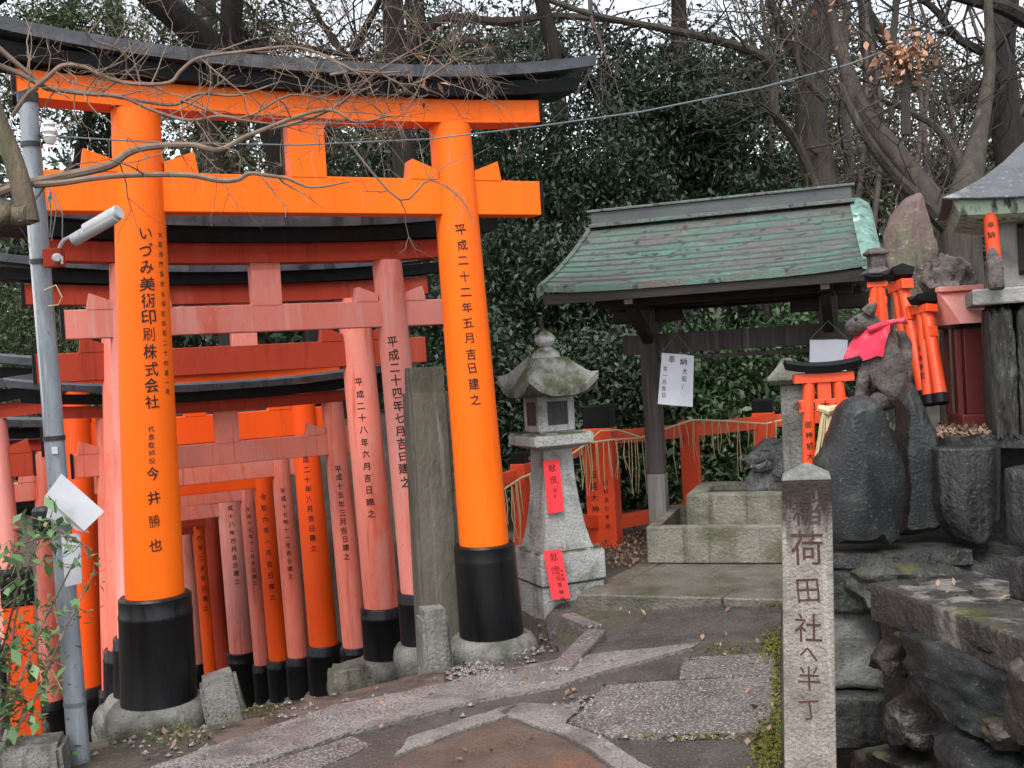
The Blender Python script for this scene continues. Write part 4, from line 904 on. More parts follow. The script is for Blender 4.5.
# ------------------------------------------------------------------ fox guardian
FX = P(878, 432, 5.95)
fox = thing('fox_statue', 'grey stone fox with a red bib sitting behind the black boulder', 'fox statue', FX)
def fx(px, py, dd=0): return P(px, py, 5.95+dd)
def skin(name, mt, pts, edges, radii, parent, sub=2):
    me = bpy.data.meshes.new(name); o_ = ORG[parent.name]; me.from_pydata([p-o_ for p in pts], edges, []); ob = bpy.data.objects.new(name, me); COL.objects.link(ob)
    md = ob.modifiers.new('s', 'SKIN'); sk = me.skin_vertices[0].data if me.skin_vertices else None
    if sk is None:
        bpy.context.view_layer.objects.active = ob; ob.select_set(True); bpy.ops.object.modifier_remove(modifier='s'); bpy.ops.object.modifier_add(type='SKIN'); sk = me.skin_vertices[0].data
    for i, r in enumerate(radii): sk[i].radius = (r, r)
    sk[0].use_root = True; sb = ob.modifiers.new('u', 'SUBSURF'); sb.levels = sub; sb.render_levels = sub
    bpy.context.view_layer.update()
    me2 = bpy.data.meshes.new_from_object(ob.evaluated_get(bpy.context.evaluated_depsgraph_get()))
    for p in me2.polygons: p.use_smooth = True
    me2.materials.clear(); me2.materials.append(MATS[mt]); bpy.data.objects.remove(ob)
    ob = bpy.data.objects.new(name, me2); COL.objects.link(ob); ob.parent = parent; ORG[ob.name] = o_; return ob
fp = [fx(893, 405), fx(888, 375), fx(880, 350), fx(874, 332), fx(866, 321), fx(855, 327), fx(846, 332),      # hips, belly, chest, neck, head, muzzle, nose
      fx(868, 362, -.06), fx(862, 385, -.06), fx(858, 412, -.06), fx(852, 415, -.07),
      fx(868, 362, .06), fx(862, 385, .06), fx(858, 412, .06), fx(852, 415, .06),
      fx(884, 398, -.09), fx(872, 405, -.09), fx(866, 414, -.09), fx(884, 398, .09), fx(872, 405, .09), fx(866, 414, .09),
      fx(904, 395, .03), fx(908, 370, .04), fx(906, 345, .04), fx(900, 330, .04)]
fe_ = [(0, 1), (1, 2), (2, 3), (3, 4), (4, 5), (5, 6), (2, 7), (7, 8), (8, 9), (9, 10), (2, 11), (11, 12), (12, 13), (13, 14), (0, 15), (15, 16), (16, 17), (0, 18), (18, 19), (19, 20), (0, 21), (21, 22), (22, 23), (23, 24)]
fr = [.14, .14, .112, .082, .088, .062, .042, .05, .036, .03, .026, .05, .036, .03, .026, .075, .05, .03, .075, .05, .03, .04, .052, .045, .015]
skin('body', 'fox_stone', fp, fe_, fr, fox)
for q in (-1, 1):
    MB().tube([fx(868, 313, q*.055), fx(872, 307, q*.07), fx(876, 303, q*.078)], [.042, .03, .008], 8).build('ear', 'fox_stone', fox, True)
    MB().lathe([(.003, -.012), (.011, -.007), (.013, 0), (.011, .007), (.003, .012)], fx(856, 319, q*.085), None, 8).build('eye', 'black_plastic', fox, True)
# bib: collar ring plus draped cloth
rings = []
for (yy, xx, rx) in ((326, 876, .100), (332, 875, .115), (341, 871, .128), (350, 868, .138), (359, 866, .144)):
    c = fx(xx+6, yy); ring = []
    for k in range(15):
        a = rad(80+200*k/14); ring.append(c+Vector((rx*math.cos(a)-.01, rx*.95*math.sin(a), .055*max(0, math.cos(a)+.25)+.010*math.sin(k*2.1)+.004*math.sin(k*5.3))))
    rings.append(ring)
B = MB(); k = 15; vs = [p for r in rings for p in r]; n1 = len(vs); cc = fx(880, 345); vs += [p+(Vector((p.x-cc.x, p.y-cc.y, 0)).normalized()*.006) for p in vs]; fs = []
for j in range(4):
    for i in range(14): q_ = (j*k+i, j*k+i+1, (j+1)*k+i+1, (j+1)*k+i); fs += [q_, tuple(n1+x for x in q_[::-1])]
for i in range(14): fs += [(i, i+1, n1+i+1, n1+i), (4*k+i+1, 4*k+i, n1+4*k+i, n1+4*k+i+1)]
for j in range(4): fs += [((j+1)*k, j*k, n1+j*k, n1+(j+1)*k), (j*k+14, (j+1)*k+14, n1+(j+1)*k+14, n1+j*k+14)]
bib = B.add(vs, fs).build('bib', 'red_bib', fox, True)
MB().tube([fx(868, 330, -.10), fx(880, 326, -.105), fx(890, 323, -.08), fx(898, 321, -.05)], [.016, .02, .018, .012], 8).build('bib_tie', 'red_bib', fox, True)
MB().tube([fx(897, 322, -.05), fx(904, 320, -.05), fx(908, 324, -.05)], [.012, .02, .006], 8).build('bow', 'red_bib', fox, True)
wb = P(885, 470, 6.0); rock('rock', 'shrine_rock', Vector((wb.x, wb.y+.1, wb.z+.0)), (.24, .26, .30), 31, None, .2, 1.6, boxy=.4, fine=.08); o = [q for q in bpy.data.objects if q.name.startswith('rock') and 'label' not in q and not q.parent][0]; tag(o, 'mossy rough rock that the fox statue sits on', 'rock')

# ------------------------------------------------------------------ little red wooden shrine with pink roof
RB = P(970, 418, 5.75); RB.z = UZ+.002
rs_ = thing('wooden_shrine', 'small dark red wooden shrine with a bright pink sloping roof', 'small shrine', RB)
def sx(px, py, dd=0): return P(px, py, 5.75+dd)
wX = Vector((math.cos(rad(-8)), math.sin(rad(-8)), 0)); wY = Vector((-wX.y, wX.x, 0))
k_ = 5.75/F
def RBp(x, y, z): return RB+wX*(x*.82)+wY*y+Vector((0, 0, z))
hb = zat(962, 328, 5.75)-RB.z; ht = zat(962, 290, 5.75)-RB.z
MB().box(RBp(.03, .06, .035), (.18, .32, .07), wX, wY).build('base', 'shrine_red', rs_, False, .006)
MB().box(RBp(.045, .08, (hb+.07)/2), (.12, .25, hb-.07), wX, wY).build('body', 'shrine_red', rs_, False, .004)
for y in (-.03, .2): MB().box(RBp(-.065, y, hb/2+.03), (.028, .028, hb-.06), wX, wY).build('front_post', 'shrine_red', rs_, False, .003)
MB().box(RBp(.0, .08, hb+.01), (.195, .3, .022), wX, wY).build('eave', 'black_beam', rs_, False, .003)
B = MB(); rings = []
for (x, zt_, w) in ((-.13, 0, 0), ): pass
prof = [(-.105, hb+.024), (.115, hb+.024), (.135, ht), (-.145, ht)]
rfy0, rfy1 = -.11, .27
rings = [[RBp(lerp(-.095, -.135, v), lerp(-.20, .09, v), lerp(hb+.022, ht, v**.9)) for v in np.linspace(0, 1, 7)]+[RBp(lerp(-.135, -.095, v), lerp(.11, .29, v), lerp(ht, hb+.022, v**1.2)) for v in np.linspace(0, 1, 7)]]
rings.append([RBp(lerp(.115, .135, v), lerp(-.20, .09, v), lerp(hb+.022, ht, v**.9)) for v in np.linspace(0, 1, 7)]+[RBp(lerp(.135, .115, v), lerp(.11, .29, v), lerp(ht, hb+.022, v**1.2)) for v in np.linspace(0, 1, 7)])
MB().loft(rings).build('roof', 'pink_copper', rs_)
MB().box(RBp(0, .08, ht+.012), (.235, .09, .028), wX, wY).build('ridge', 'pink_copper', rs_, False, .005)

# ------------------------------------------------------------------ stone shrine at the right edge
SB = P(1022, 445, 5.2); SB.z = UZ
ss = thing('stone_shrine', 'pale stone shrine with a curved dark stone roof on a rugged rock base', 'stone shrine', SB)
sxX = Vector((math.cos(rad(-20)), math.sin(rad(-20)), 0)); sxY = Vector((-sxX.y, sxX.x, 0))
def S_(x, y, z): return Vector((SB.x, SB.y, 0))+sxX*x+sxY*y+Vector((0, 0, z))
zf = zat(1010, 304, 5.2); zf2 = zat(1010, 288, 5.2); zw = zat(1010, 217, 5.2)
for i, (x, w) in enumerate(((-.075, .085), (.06, .10), (.22, .12), (.42, .14))):
    def shp(p): return Vector((p.x, p.y, p.z))
    rock('base_rock', 'shrine_rock', S_(x, .12, (UZ+zf)/2-.02), (w*.75, .24, (zf-UZ)/2+.02), 41+i, ss, .12, 1.4, boxy=.75, sub=5, X=sxX, Y=sxY, fine=.05, facets=0)
MB().box(S_(.14, .15, (zf+zf2)/2), (.68, .56, zf2-zf), sxX, sxY).build('floor_slab', 'shrine_grey', ss, False, .01)
MB().box(S_(.22, .2, (zf2+zw)/2), (.56, .4, zw-zf2), sxX, sxY).build('house', 'shrine_grey', ss, False, .008)
cwn = S_(.115, -.002, (zf2+zw)/2+.01)
B = MB()
for q in (-1, 1): B.box(cwn+sxX*q*.075-sxY*.006, (.03, .03, .25), sxX, sxY); B.box(cwn+Vector((0, 0, q*.112))-sxY*.007, (.18, .028, .026), sxX, sxY)
wf = B.build('window_frame', 'wood_dark', ss, False, .003)
MB().box(cwn-sxY*.003, (.125, .008, .2), sxX, sxY).build('pane', 'dark_glass', wf, org=ORG[ss.name])
# roof: curved stone hip with lifted eaves
def srf(h, yh, z, up): 
    out = []; cs = [(-1, -1), (1, -1), (1, 1), (-1, 1)]
    for i in range(4):
        a, b = cs[i], cs[(i+1) % 4]
        for k in range(8):
            t = k/8; x, y = lerp(a[0], b[0], t), lerp(a[1], b[1], t); e = abs(2*t-1)**2.4; out.append(S_(.33+x*h, .2+y*yh, z+up*e))
    return out

MB().loft([srf(.46, .33, zw-.03, 0), srf(.57, .41, zw-.012, .02), srf(.60, .43, zw+.052, .03)]).build('eave_band', 'lichen_green', ss)
MB().loft([srf(.58, .42, zw+.056, .026), srf(.645, .47, zw+.05, .036), srf(.65, .475, zw+.057, .036), srf(.56, .41, zw+.105, .024), srf(.46, .34, zw+.175, .01), srf(.36, .26, zw+.26, 0), srf(.27, .19, zw+.345, 0), srf(.22, .15, zw+.39, 0)]).build('roof', 'shrine_roof', ss, True)
MB().box(S_(.33, .2, zw+.46), (.40, .18, .15), sxX, sxY).build('ridge_block', 'stone_light', ss, False, .01)
MB().box(S_(.33, .2, zw+.555), (.46, .22, .04), sxX, sxY).build('ridge_slab', 'stone_light', ss, False, .008)
q0 = P(997, 292, 5.05); q0.z = zf2
op = thing('votive_torii', 'slim orange post of a votive torii standing at the corner of the stone shrine', 'votive torii', q0)
MB().tube([q0, q0+Vector((-.015, 0, zat(994, 213, 5.05)-q0.z))], [.034, .032], 14).build('pillar', 'fence_vermilion', op, True)
B = MB(); 
e_ = (EYE-q0); e_.z = 0; e_.normalize(); pr = Vector((-e_.y, e_.x, 0))
write(B, '奉納', lambda x, dn: q0+Vector((-.012, 0, .30-dn))+pr*(x)+e_*(.0355*math.cos(x/.034)), .035, .05, .02).build('inscription', 'ink', op)
slab_rock('stone_figure', 'small grey stone figure at the corner of the stone shrine', [(990, 288), (990, 262), (993, 248), (999, 245), (1003, 255), (1006, 288)], 4.95, .07, 'fox_stone', 14, 'stone figure')

# ------------------------------------------------------------------ steel pole with camera
PB, PT = P(80, 768, 5.2), P(28, 100, 5.2); PB.z = ground(PB.x, PB.y)-.1
po = thing('steel_pole', 'leaning galvanised steel pole with bands, papers and a white conduit', 'pole', PB)
def pl_(y, off=0, dz=0): 
    t = (768-y)/668; p = P(80, 768, 5.2).lerp(PT, t); return p
MB().tube([PB, pl_(600), pl_(350), PT], [.052, .05, .047, .044], 16).build('pole', 'galvanised', po, True)
MB().tube([PT-Vector((0, 0, .015)), PT+Vector((0, 0, .035))], .05, 16).build('pole_cap', 'black_plastic', po, True)
for y in (145, 185, 262, 438): p = pl_(y); MB().tube([p-Vector((0, 0, .012)), p+Vector((0, 0, .012))], .052, 16).build('band', 'black_plastic', po, True)
p = pl_(703); MB().tube([p-Vector((0, 0, .01)), p+Vector((0, 0, .01))], .0545, 16).build('blue_tape', 'wire_grey', po, True)
cvt = [P(28.5, 215, 5.17), P(37, 320, 5.17), P(46, 420, 5.17), P(53, 500, 5.17)]
MB().tube(cvt, .011, 8).build('conduit', 'white_paint', po, True)
p = pl_(450)-Vector((-.02, .052, 0)); MB().box(p, (.03, .006, .035)).build('tag', 'white_paint', po, False, .002)
# insulator
p = P(50, 140, 5.2); MB().tube([pl_(132), p], .012, 6).build('arm', 'black_plastic', po)
MB().lathe([(.018, -.02), (.03, 0), (.034, .015), (.022, .025), (.034, .04), (.03, .055), (.018, .065), (.03, .075), (.024, .095), (.005, .1)], p, None, 14).build('insulator', 'porcelain', po, True)
# looping cable ends
random.seed(8); B = MB()
for k in range(6):
    a = P(random.uniform(45, 58), random.uniform(188, 196), 5.15); b_ = a+Vector((random.uniform(-.02, .05), 0, random.uniform(-.35, -.12))); B.tube([a, a.lerp(b_, .5)+Vector((random.uniform(.0, .05), -.02, .02)), b_], .0035, 4)
B.build('cable_end', 'wire_grey', po)
MB().tube([P(44, 290, 5.13), P(56, 285, 5.13), P(62, 297, 5.13), P(58, 305, 5.13), P(48, 306, 5.13)], .0035, 4).build('loose_cable', 'straw', po)
# security camera
cc0 = P(60, 262, 5.12)
cv = thing('security_camera', 'white tubular security camera on a bent bracket fixed to the steel pole', 'camera', cc0)
c1, c2 = P(74, 240, 5.05), P(116, 216, 4.98); ax_ = (c2-c1).normalized()
MB().tube([c1-ax_*.004, c1, c2, c2+ax_*.004], [.026, .031, .031, .026], 18).build('housing', 'cctv_paint', cv, True)
hd = Vector((0, 0, .012)); MB().tube([c1+ax_*.08+hd, c2+ax_*.02+hd], [.034, .034], 18).build('sunshield', 'cctv_paint', cv, True)
MB().tube([c1-ax_*.006, c1-ax_*.003], [.022, .024], 14).build('lens_glass', 'dark_glass', cv, True)
MB().tube([P(57, 258, 5.12), P(60, 246, 5.1), P(64, 240, 5.08), P(76, 234, 5.05), P(85, 232, 5.02)], .009, 8).build('bracket', 'white_paint', cv, True)
MB().box(P(54, 258, 5.12), (.09, .05, .09)).build('mount_box', 'old_vermilion', cv, False, .004)
MB().tube([P(57, 258, 5.09), P(57, 258, 5.05)], [.024, .015], 12).build('mount_flange', 'white_paint', cv, True)
MB().tube([P(62, 256, 5.07), P(62, 264, 5.07)], .006, 6).build('mount_arm', 'white_paint', cv)
# notices on the pole
nb_ = thing('notice_board', 'blank white board wired askew to the steel pole above the vine', 'notice board', P(74, 503, 5.05))
B = MB(); outline_slab(B, [P(*q, 5.06) for q in ((61, 474), (104, 512), (84, 531), (45, 496))], Vector((0, 1, 0)), .008); B.build('board', 'paper', nb_)
B = MB(); outline_slab(B, [P(*q, 5.08) for q in ((50, 500), (82, 524), (89, 533), (76, 530), (68, 523), (46, 518))], Vector((0, 1, 0)), .006); B.build('torn_sheet', 'paper', nb_)
p_ = [P(*q, 5.11) for q in ((61, 535), (80, 533), (82, 583), (65, 587))]
B = MB(); outline_slab(B, p_, Vector((0, 1, 0)), .004); o = B.build('paper_notice', 'paper', None, org=p_[0]); tag(o, 'narrow white paper notice taped to the pole below the board', 'notice')
jb = thing('junction_box', 'round black junction box with a grey lid fixed to the left of the pole', 'junction box', P(46, 515, 5.18))
MB().lathe([(.05, -.06), (.058, -.05), (.058, .06), (.045, .075), (.004, .08)], P(45, 522, 5.2), None, 16).build('body', 'black_plastic', jb, True)
MB().lathe([(.06, -.075), (.06, -.061), (.05, -.06)], P(45, 522, 5.2), None, 16).build('lid', 'galvanised', jb, True)
MB().lathe([(.004, -.012), (.011, -.006), (.013, 0), (.011, .006), (.004, .012)], P(46, 525, 5.12), None, 8).build('knob', 'straw', jb, True)

# red post with black head beside the pole
b_ = P(28, 745, 5.55); t_ = zat(26, 603, 5.55)
rpst = thing('red_post', 'stout vermilion square post with a black head among the vine leaves', 'post', b_)
MB().box((b_+Vector((b_.x, b_.y, t_)))/2-Vector((0, 0, .1)), (.15, .15, t_-b_.z+.2), U, N).build('shaft', 'fresh_vermilion', rpst, False, .006)
MB().box(Vector((b_.x, b_.y, t_+.09)), (.16, .16, .18), U, N).build('head', 'black_beam', rpst, False, .006)

# overhead wire
wp = [P(50, 136, 5.2), P(165, 143, 5.35), P(300, 145, 5.7), P(430, 139, 6.2), P(540, 126, 6.7), P(640, 112, 7.3), P(760, 88, 8.2), P(850, 64, 9), P(960, 22, 10), P(1060, -25, 11)]
o = MB().tube(wp, [.004]*4+[.005, .006, .0065, .007, .008, .008], 6).build('overhead_wire', 'wire_grey', None, True, org=wp[0]); tag(o, 'thin grey wire strung from the pole across the gate to the right', 'wire')

# ------------------------------------------------------------------ climbing plant by the pole
vn = thing('climbing_plant', 'leafy green climber sprawling at the foot of the steel pole', 'plant', P(10, 760, 5.0)); random.seed(21)
B = MB(); cen = []
stems = [[(0, 740), (8, 690), (15, 620), (30, 560), (50, 520)], [(0, 740), (20, 680), (45, 620), (75, 560)], [(-20, 700), (5, 640), (20, 580), (10, 540)], [(10, 740), (40, 690), (60, 640), (95, 570)], [(-20, 760), (0, 720), (25, 700)],
         [(-10, 600), (20, 545), (60, 530), (92, 550)], [(-20, 660), (10, 645), (45, 655), (62, 690)]]
for st in stems:
    ps = [P(x, y, 4.95+random.uniform(-.12, .12)) for x, y in st]; B.tube(ps, [.007, .006, .005, .004, .003][:len(ps)], 5)
    for i in range(len(ps)-1):
        for k in range(9):
            c = ps[i].lerp(ps[i+1], random.random()); s = c+Vector((random.gauss(0, .05), random.gauss(0, .05), random.gauss(0, .05)))
            B.tube([c, s], [.0025, .0015], 3)
            for l in range(3): cen.append(s+Vector((random.gauss(0, .028), random.gauss(0, .03), random.gauss(0, .028))))
B.build('stem', 'twig', vn)
Vv, Fv = leaf_quads(np.array([list(c) for c in cen]), .052, .5, .9, .1); fast_mesh('foliage', Vv, Fv, 'leaf_vine', vn)
cen = np.array([list(gp(52, 766)+Vector((random.gauss(0, .10), random.gauss(0, .06), abs(random.gauss(0.02, .03))))) for k in range(90)])
Vv, Fv = leaf_quads(cen, .035, .6, .9, 0); o = fast_mesh('weeds', Vv, Fv, 'leaf_vine', None, gp(52, 766)); o['kind'] = 'stuff'; o['label'] = 'low bright weeds at the foot of the stone stump'

# ------------------------------------------------------------------ trees
def wobble(a, b, n, amp, seed):
    out = []
    for i in range(n+1):
        t = i/n; p = Vector(a).lerp(Vector(b), t); k = math.sin(math.pi*t) if i in (0, n) else 1
        out.append(p+noise.noise_vector(Vector((seed*7.3, t*2.6, seed*1.9)))*amp*(0 if i == 0 else 1)*min(1, t*3))
    return out
def tree(name, label, px, d, top, r, blobs, leaf, size, width=.42, bark='bark_dark', lean=(0, 0), limbs=6, seed=1, droop=.2, up=.3, shell=.55, group='evergreen trees behind the shrine'):
    p = P(px, hz(px), d); base = Vector((p.x, p.y, ground(p.x, p.y)-.1)); root = thing(name, label, 'tree', base, group)
    tp = Vector((p.x+lean[0], p.y+lean[1], top)); pts = wobble(base, tp, 9, .35, seed); B = MB(); B.tube(pts, [lerp(r, r*.35, (i/9)**.8)*(1.35 if i == 0 else 1) for i in range(10)], 12)
    tr = B.build('trunk', bark, root, True)
    bl = [(c if not isinstance(c, tuple) or len(c) != 3 or c[2] is None else c, rr, a, b_, s_) for c, rr, a, b_, s_ in blobs]
    B = MB(); random.seed(seed)
    for i, (c, rr, *_x) in enumerate(bl[:14]):
        s = pts[random.randint(3, 8)]; e = Vector(c)
        w = wobble(s, e, 5, .3, seed+i*3); B.tube(w, [lerp(r*.4, r*.1, k/5) for k in range(6)], 7)
        for q in range(limbs):
            t = e+Vector((random.uniform(-1, 1)*rr[0], random.uniform(-1, 1)*rr[1], random.uniform(-.8, 1)*rr[2])); s2 = w[random.randint(2, 5)]
            B.tube(wobble(s2, t, 4, .15, seed+i+q*5), [r*.12, r*.1, r*.07, r*.05, r*.02], 5)
    if B.v: B.build('branches', bark, root, True)
    pts_ = blob_points(bl, shell); Vv, Fv = leaf_quads(pts_, size, width, up, droop); fast_mesh('crown', Vv, Fv, leaf, root); return root
def bl(px, py, d, rpx, rpy, ncl, k, spread, ry=None):
    s_ = d/F; return (tuple(P(px, py, d)), (rpx*s_, (ry or (rpx+rpy)/2*s_*.8), rpy*s_), ncl, k, spread)
# dark glossy evergreens behind the lantern and the pavilion
tree('evergreen_tree', 'dense dark evergreen rising behind the stone lantern', 560, 14, 7.5, .22, [bl(585, 190, 14, 95, 90, 170, 110, .15), bl(530, 300, 13.5, 75, 90, 165, 110, .145), bl(640, 110, 14.5, 90, 60, 115, 105, .15), bl(500, 190, 14.2, 50, 80, 80, 100, .15), bl(620, 280, 13, 80, 60, 115, 105, .145)], 'leaf_dark', .08, .42, seed=2, up=.8)
tree('evergreen_tree', 'dense dark evergreen standing just behind the pavilion roof', 700, 15, 8, .25, [bl(700, 150, 15, 80, 80, 165, 110, .16), bl(750, 90, 16, 80, 55, 70, 100, .17), bl(660, 60, 16, 90, 40, 50, 90, .18), bl(770, 200, 15, 70, 50, 85, 105, .16), bl(700, 240, 14.5, 90, 50, 110, 105, .15)], 'leaf_dark', .088, .42, seed=5, up=.8)
tree('evergreen_shrub', 'green shrub with broad leaves behind the red fence and water basin', 690, 12.3, 2.4, .06, [bl(640, 470, 12.2, 60, 70, 230, 46, .13), bl(720, 470, 12.3, 70, 75, 280, 46, .13), bl(800, 440, 12.4, 70, 70, 200, 46, .13), bl(720, 385, 12.6, 90, 60, 280, 46, .14), bl(820, 360, 12.8, 70, 60, 190, 46, .14)], 'leaf_shrub', .085, .48, up=.7, seed=8, group='shrubs behind the red fence')
tree('evergreen_shrub', 'darker shrub filling the gap behind the stone lantern', 540, 11.4, 2.2, .06, [bl(505, 430, 11.4, 50, 75, 230, 48, .12), bl(560, 440, 11.3, 60, 80, 280, 48, .12), bl(600, 380, 11.8, 60, 60, 200, 48, .12), bl(470, 380, 11.3, 40, 80, 150, 48, .12), bl(440, 330, 11.5, 40, 60, 100, 48, .12)], 'leaf_dark', .075, .44, up=.7, seed=9, group='shrubs behind the red fence')
# far trees, upper left: looser crowns with bright gaps
tree('pine_tree', 'tall loose pine behind the left end of the big gate', 120, 24, 14, .42, [bl(60, 30, 22, 75, 40, 187, 34, .3), bl(20, 100, 22, 60, 50, 87, 34, .3), bl(160, 80, 24, 80, 60, 125, 34, .35), bl(30, 330, 22, 60, 90, 150, 34, .3), bl(100, 140, 24, 60, 60, 112, 34, .3)], 'leaf_pine', .12, .30, lean=(.5, 0), seed=12, shell=.8, group='tall trees beyond the gates')
tree('pine_tree', 'olive green tree with a dark trunk behind the middle of the big gate', 240, 23, 14, .45, [bl(260, 40, 23, 80, 60, 131, 34, .35), bl(330, 100, 23, 70, 60, 125, 34, .35), bl(220, 110, 23, 70, 60, 112, 34, .35), bl(300, 160, 22, 90, 40, 150, 34, .3), bl(180, 20, 24, 70, 40, 75, 34, .35)], 'leaf_olive', .12, .34, lean=(-.3, 0), seed=14, shell=.8, group='tall trees beyond the gates')
tree('pine_tree', 'dark leaved tree behind the right pillar of the big gate', 430, 21, 13, .38, [bl(420, 60, 21, 70, 60, 212, 34, .32), bl(490, 90, 20, 60, 60, 187, 34, .3), bl(400, 150, 21, 60, 60, 200, 34, .3), bl(460, 180, 20, 60, 60, 162, 34, .28), bl(540, 40, 22, 60, 40, 112, 34, .32)], 'leaf_dark', .12, .38, lean=(.3, 0), seed=16, shell=.7, group='tall trees beyond the gates')
tree('evergreen_tree', 'mid green tree beyond the right end of the pavilion roof', 880, 22, 11, .3, [bl(880, 170, 21, 90, 60, 187, 34, .32), bl(820, 130, 22, 80, 60, 175, 34, .33), bl(960, 180, 22, 90, 60, 187, 34, .32), bl(900, 70, 23, 90, 50, 112, 34, .36), bl(800, 40, 23, 80, 50, 150, 34, .34)], 'leaf_olive', .115, .36, seed=18, shell=.7)
tree('evergreen_tree', 'thin olive tree behind the stone shrine roof', 1010, 20, 10, .3, [bl(1010, 150, 20, 70, 60, 112, 34, .32), bl(960, 100, 21, 70, 40, 75, 34, .34), bl(1040, 60, 20, 50, 60, 50, 34, .34), bl(990, 250, 18, 80, 60, 150, 34, .3)], 'leaf_olive', .11, .36, seed=20, shell=.7)
# crowns that shade the stairway from overhead, above the frame
tree('evergreen_tree', 'tall evergreen whose crown spreads high over the stairway gates', -60, 15, 11, .35, [((-3.2, 11.5, 8.6), (3.2, 2.6, 1.2), 230, 34, .35), ((-6.0, 14.5, 9.6), (3.2, 3, 1.4), 230, 34, .35), ((-6.4, 10.5, 8.6), (2.2, 2.6, 1.2), 150, 34, .35), ((-.2, 14.5, 9.4), (3, 2.6, 1.3), 180, 34, .35)], 'leaf_dark', .2, .45, seed=33, group='tall trees beyond the gates')
# far wood that closes the view
cl = []
for i in range(46):
    px = -150+i*30; d = random.uniform(30, 40); cl.append(bl(px, random.uniform(190, 330), d, 60, 75, 70, 16, .55))
    cl.append(bl(px, random.uniform(330, 430), d, 60, 70, 60, 16, .55))
Vv, Fv = leaf_quads(blob_points(cl, .7), .40, .42, .3, .1); o = fast_mesh('far_wood', Vv, Fv, 'leaf_dark', None, P(512, 364, 35)); o['kind'] = 'stuff'; o['label'] = 'dark mass of trees far behind the shrine'

# bare trees
def sprout(B, p, d, L_, r, lvl, maxl, seed_r, wig=.35, kids=(3, 5), grav=0., sides=None):
    n = 4 if lvl < maxl else 3; pts = [p]; d = d.normalized()
    for i in range(n):
        d = (d+Vector((seed_r.gauss(0, wig), seed_r.gauss(0, wig), seed_r.gauss(0, wig)+grav))*.5).normalized(); pts.append(pts[-1]+d*(L_/n))
    B.tube(pts, [lerp(r, r*.45, i/n) for i in range(n+1)], 6 if lvl == 0 else (4 if lvl == 1 else 3), False)
    if lvl < maxl:
        for k in range(seed_r.randint(*kids)):
            i = seed_r.randint(1, n); dd = (pts[i]-pts[i-1]).normalized(); side = dd.cross(Vector((seed_r.gauss(0, 1), seed_r.gauss(0, 1), seed_r.gauss(0, 1)))).normalized()
            sprout(B, pts[i], dd*.75+side*.8, L_*seed_r.uniform(.45, .75), max(r*.5, .0016), lvl+1, maxl, seed_r, wig, kids, grav)
def limb(B, px, radii, n=8, twigs=0, tl=.8, tr=.012, rnd=None, maxl=2, inplane=.25, upb=.1):
    ps = [P(*q) for q in px]; out = []
    for i in range(len(ps)-1):
        p0, p1, p2, p3 = ps[max(0, i-1)], ps[i], ps[i+1], ps[min(len(ps)-1, i+2)]
        for k in range(4):
            t = k/4; out.append(.5*((2*p1)+(p2-p0)*t+(2*p0-5*p1+4*p2-p3)*t*t+(-p0+3*p1-3*p2+p3)*t**3))
    out.append(ps[-1]); M = len(out)-1; rs = [np.interp(i/M, np.linspace(0, 1, len(radii)), radii) for i in range(M+1)]
    B.tube(out, [float(x) for x in rs], n)
    for k in range(twigs):
        i = rnd.randint(1, M); dd = (out[i]-out[i-1]).normalized(); sd_ = Vector((rnd.gauss(0, 1), rnd.gauss(0, inplane), rnd.gauss(upb, 1)))
        sprout(B, out[i], dd*.6+sd_.normalized()*.9, tl*rnd.uniform(.4, 1.1), min(tr, rs[i]*.6), 0, maxl, rnd, .4, (2, 4))
    return out
R1 = random.Random(4)
bt = thing('bare_tree', 'bare grey trunk behind the pavilion roof with crooked leafless limbs', 'tree', P(822, 400, 13), 'bare trees behind the pavilion')
B = MB(); limb(B, [(836, 400, 13), (832, 300, 13), (824, 200, 13), (811, 130, 13), (816, 60, 13), (828, -10, 13), (835, -80, 13)], [.26, .23, .21, .19, .16, .13], 14); B.build('trunk', 'bark', bt, True)
B = MB(); limb(B, [(826, 210, 12.8), (800, 150, 12.7), (775, 112, 12.5), (774, 80, 12.5), (762, 56, 12.4), (715, 40, 12.3), (660, 28, 12.2), (590, 14, 12), (520, -10, 12)], [.045, .06, .06, .062, .06, .05, .042, .034, .02], 8, 30, 1.3, .016, R1)
limb(B, [(815, 80, 13), (790, 45, 12.8), (770, 0, 12.6), (760, -40, 12.5)], [.09, .07, .05, .03], 7, 10, 1.5, .016, R1)
limb(B, [(825, 100, 12.6), (800, 70, 12.5), (796, 20, 12.5), (790, -30, 12.5)], [.04, .035, .03, .02], 6, 8, 1.2, .014, R1)
limb(B, [(850, 205, 12.9), (847, 130, 12.9), (843, 85, 12.9), (846, 20, 12.9), (840, -30, 12.9)], [.06, .055, .05, .045, .03], 7, 8, 1.2, .014, R1)
B.build('branches', 'bark', bt, True)
bt2 = thing('bare_tree', 'old bare tree behind the stone tablet with two limbs slanting left', 'tree', P(962, 420, 9), 'bare trees behind the pavilion')
B = MB(); limb(B, [(966, 430, 9), (964, 330, 9), (960, 270, 9), (962, 212, 9), (978, 140, 9.3), (990, 60, 9.6), (985, -40, 9.8)], [.21, .20, .19, .16, .08, .05, .03], 14); B.build('trunk', 'bark', bt2, True)
B = MB(); limb(B, [(958, 225, 9), (930, 196, 9.2), (898, 155, 9.4), (868, 118, 9.6), (850, 80, 9.8), (838, 40, 10), (822, -20, 10)], [.11, .1, .09, .085, .075, .06, .04], 9, 14, 1.3, .014, R1)
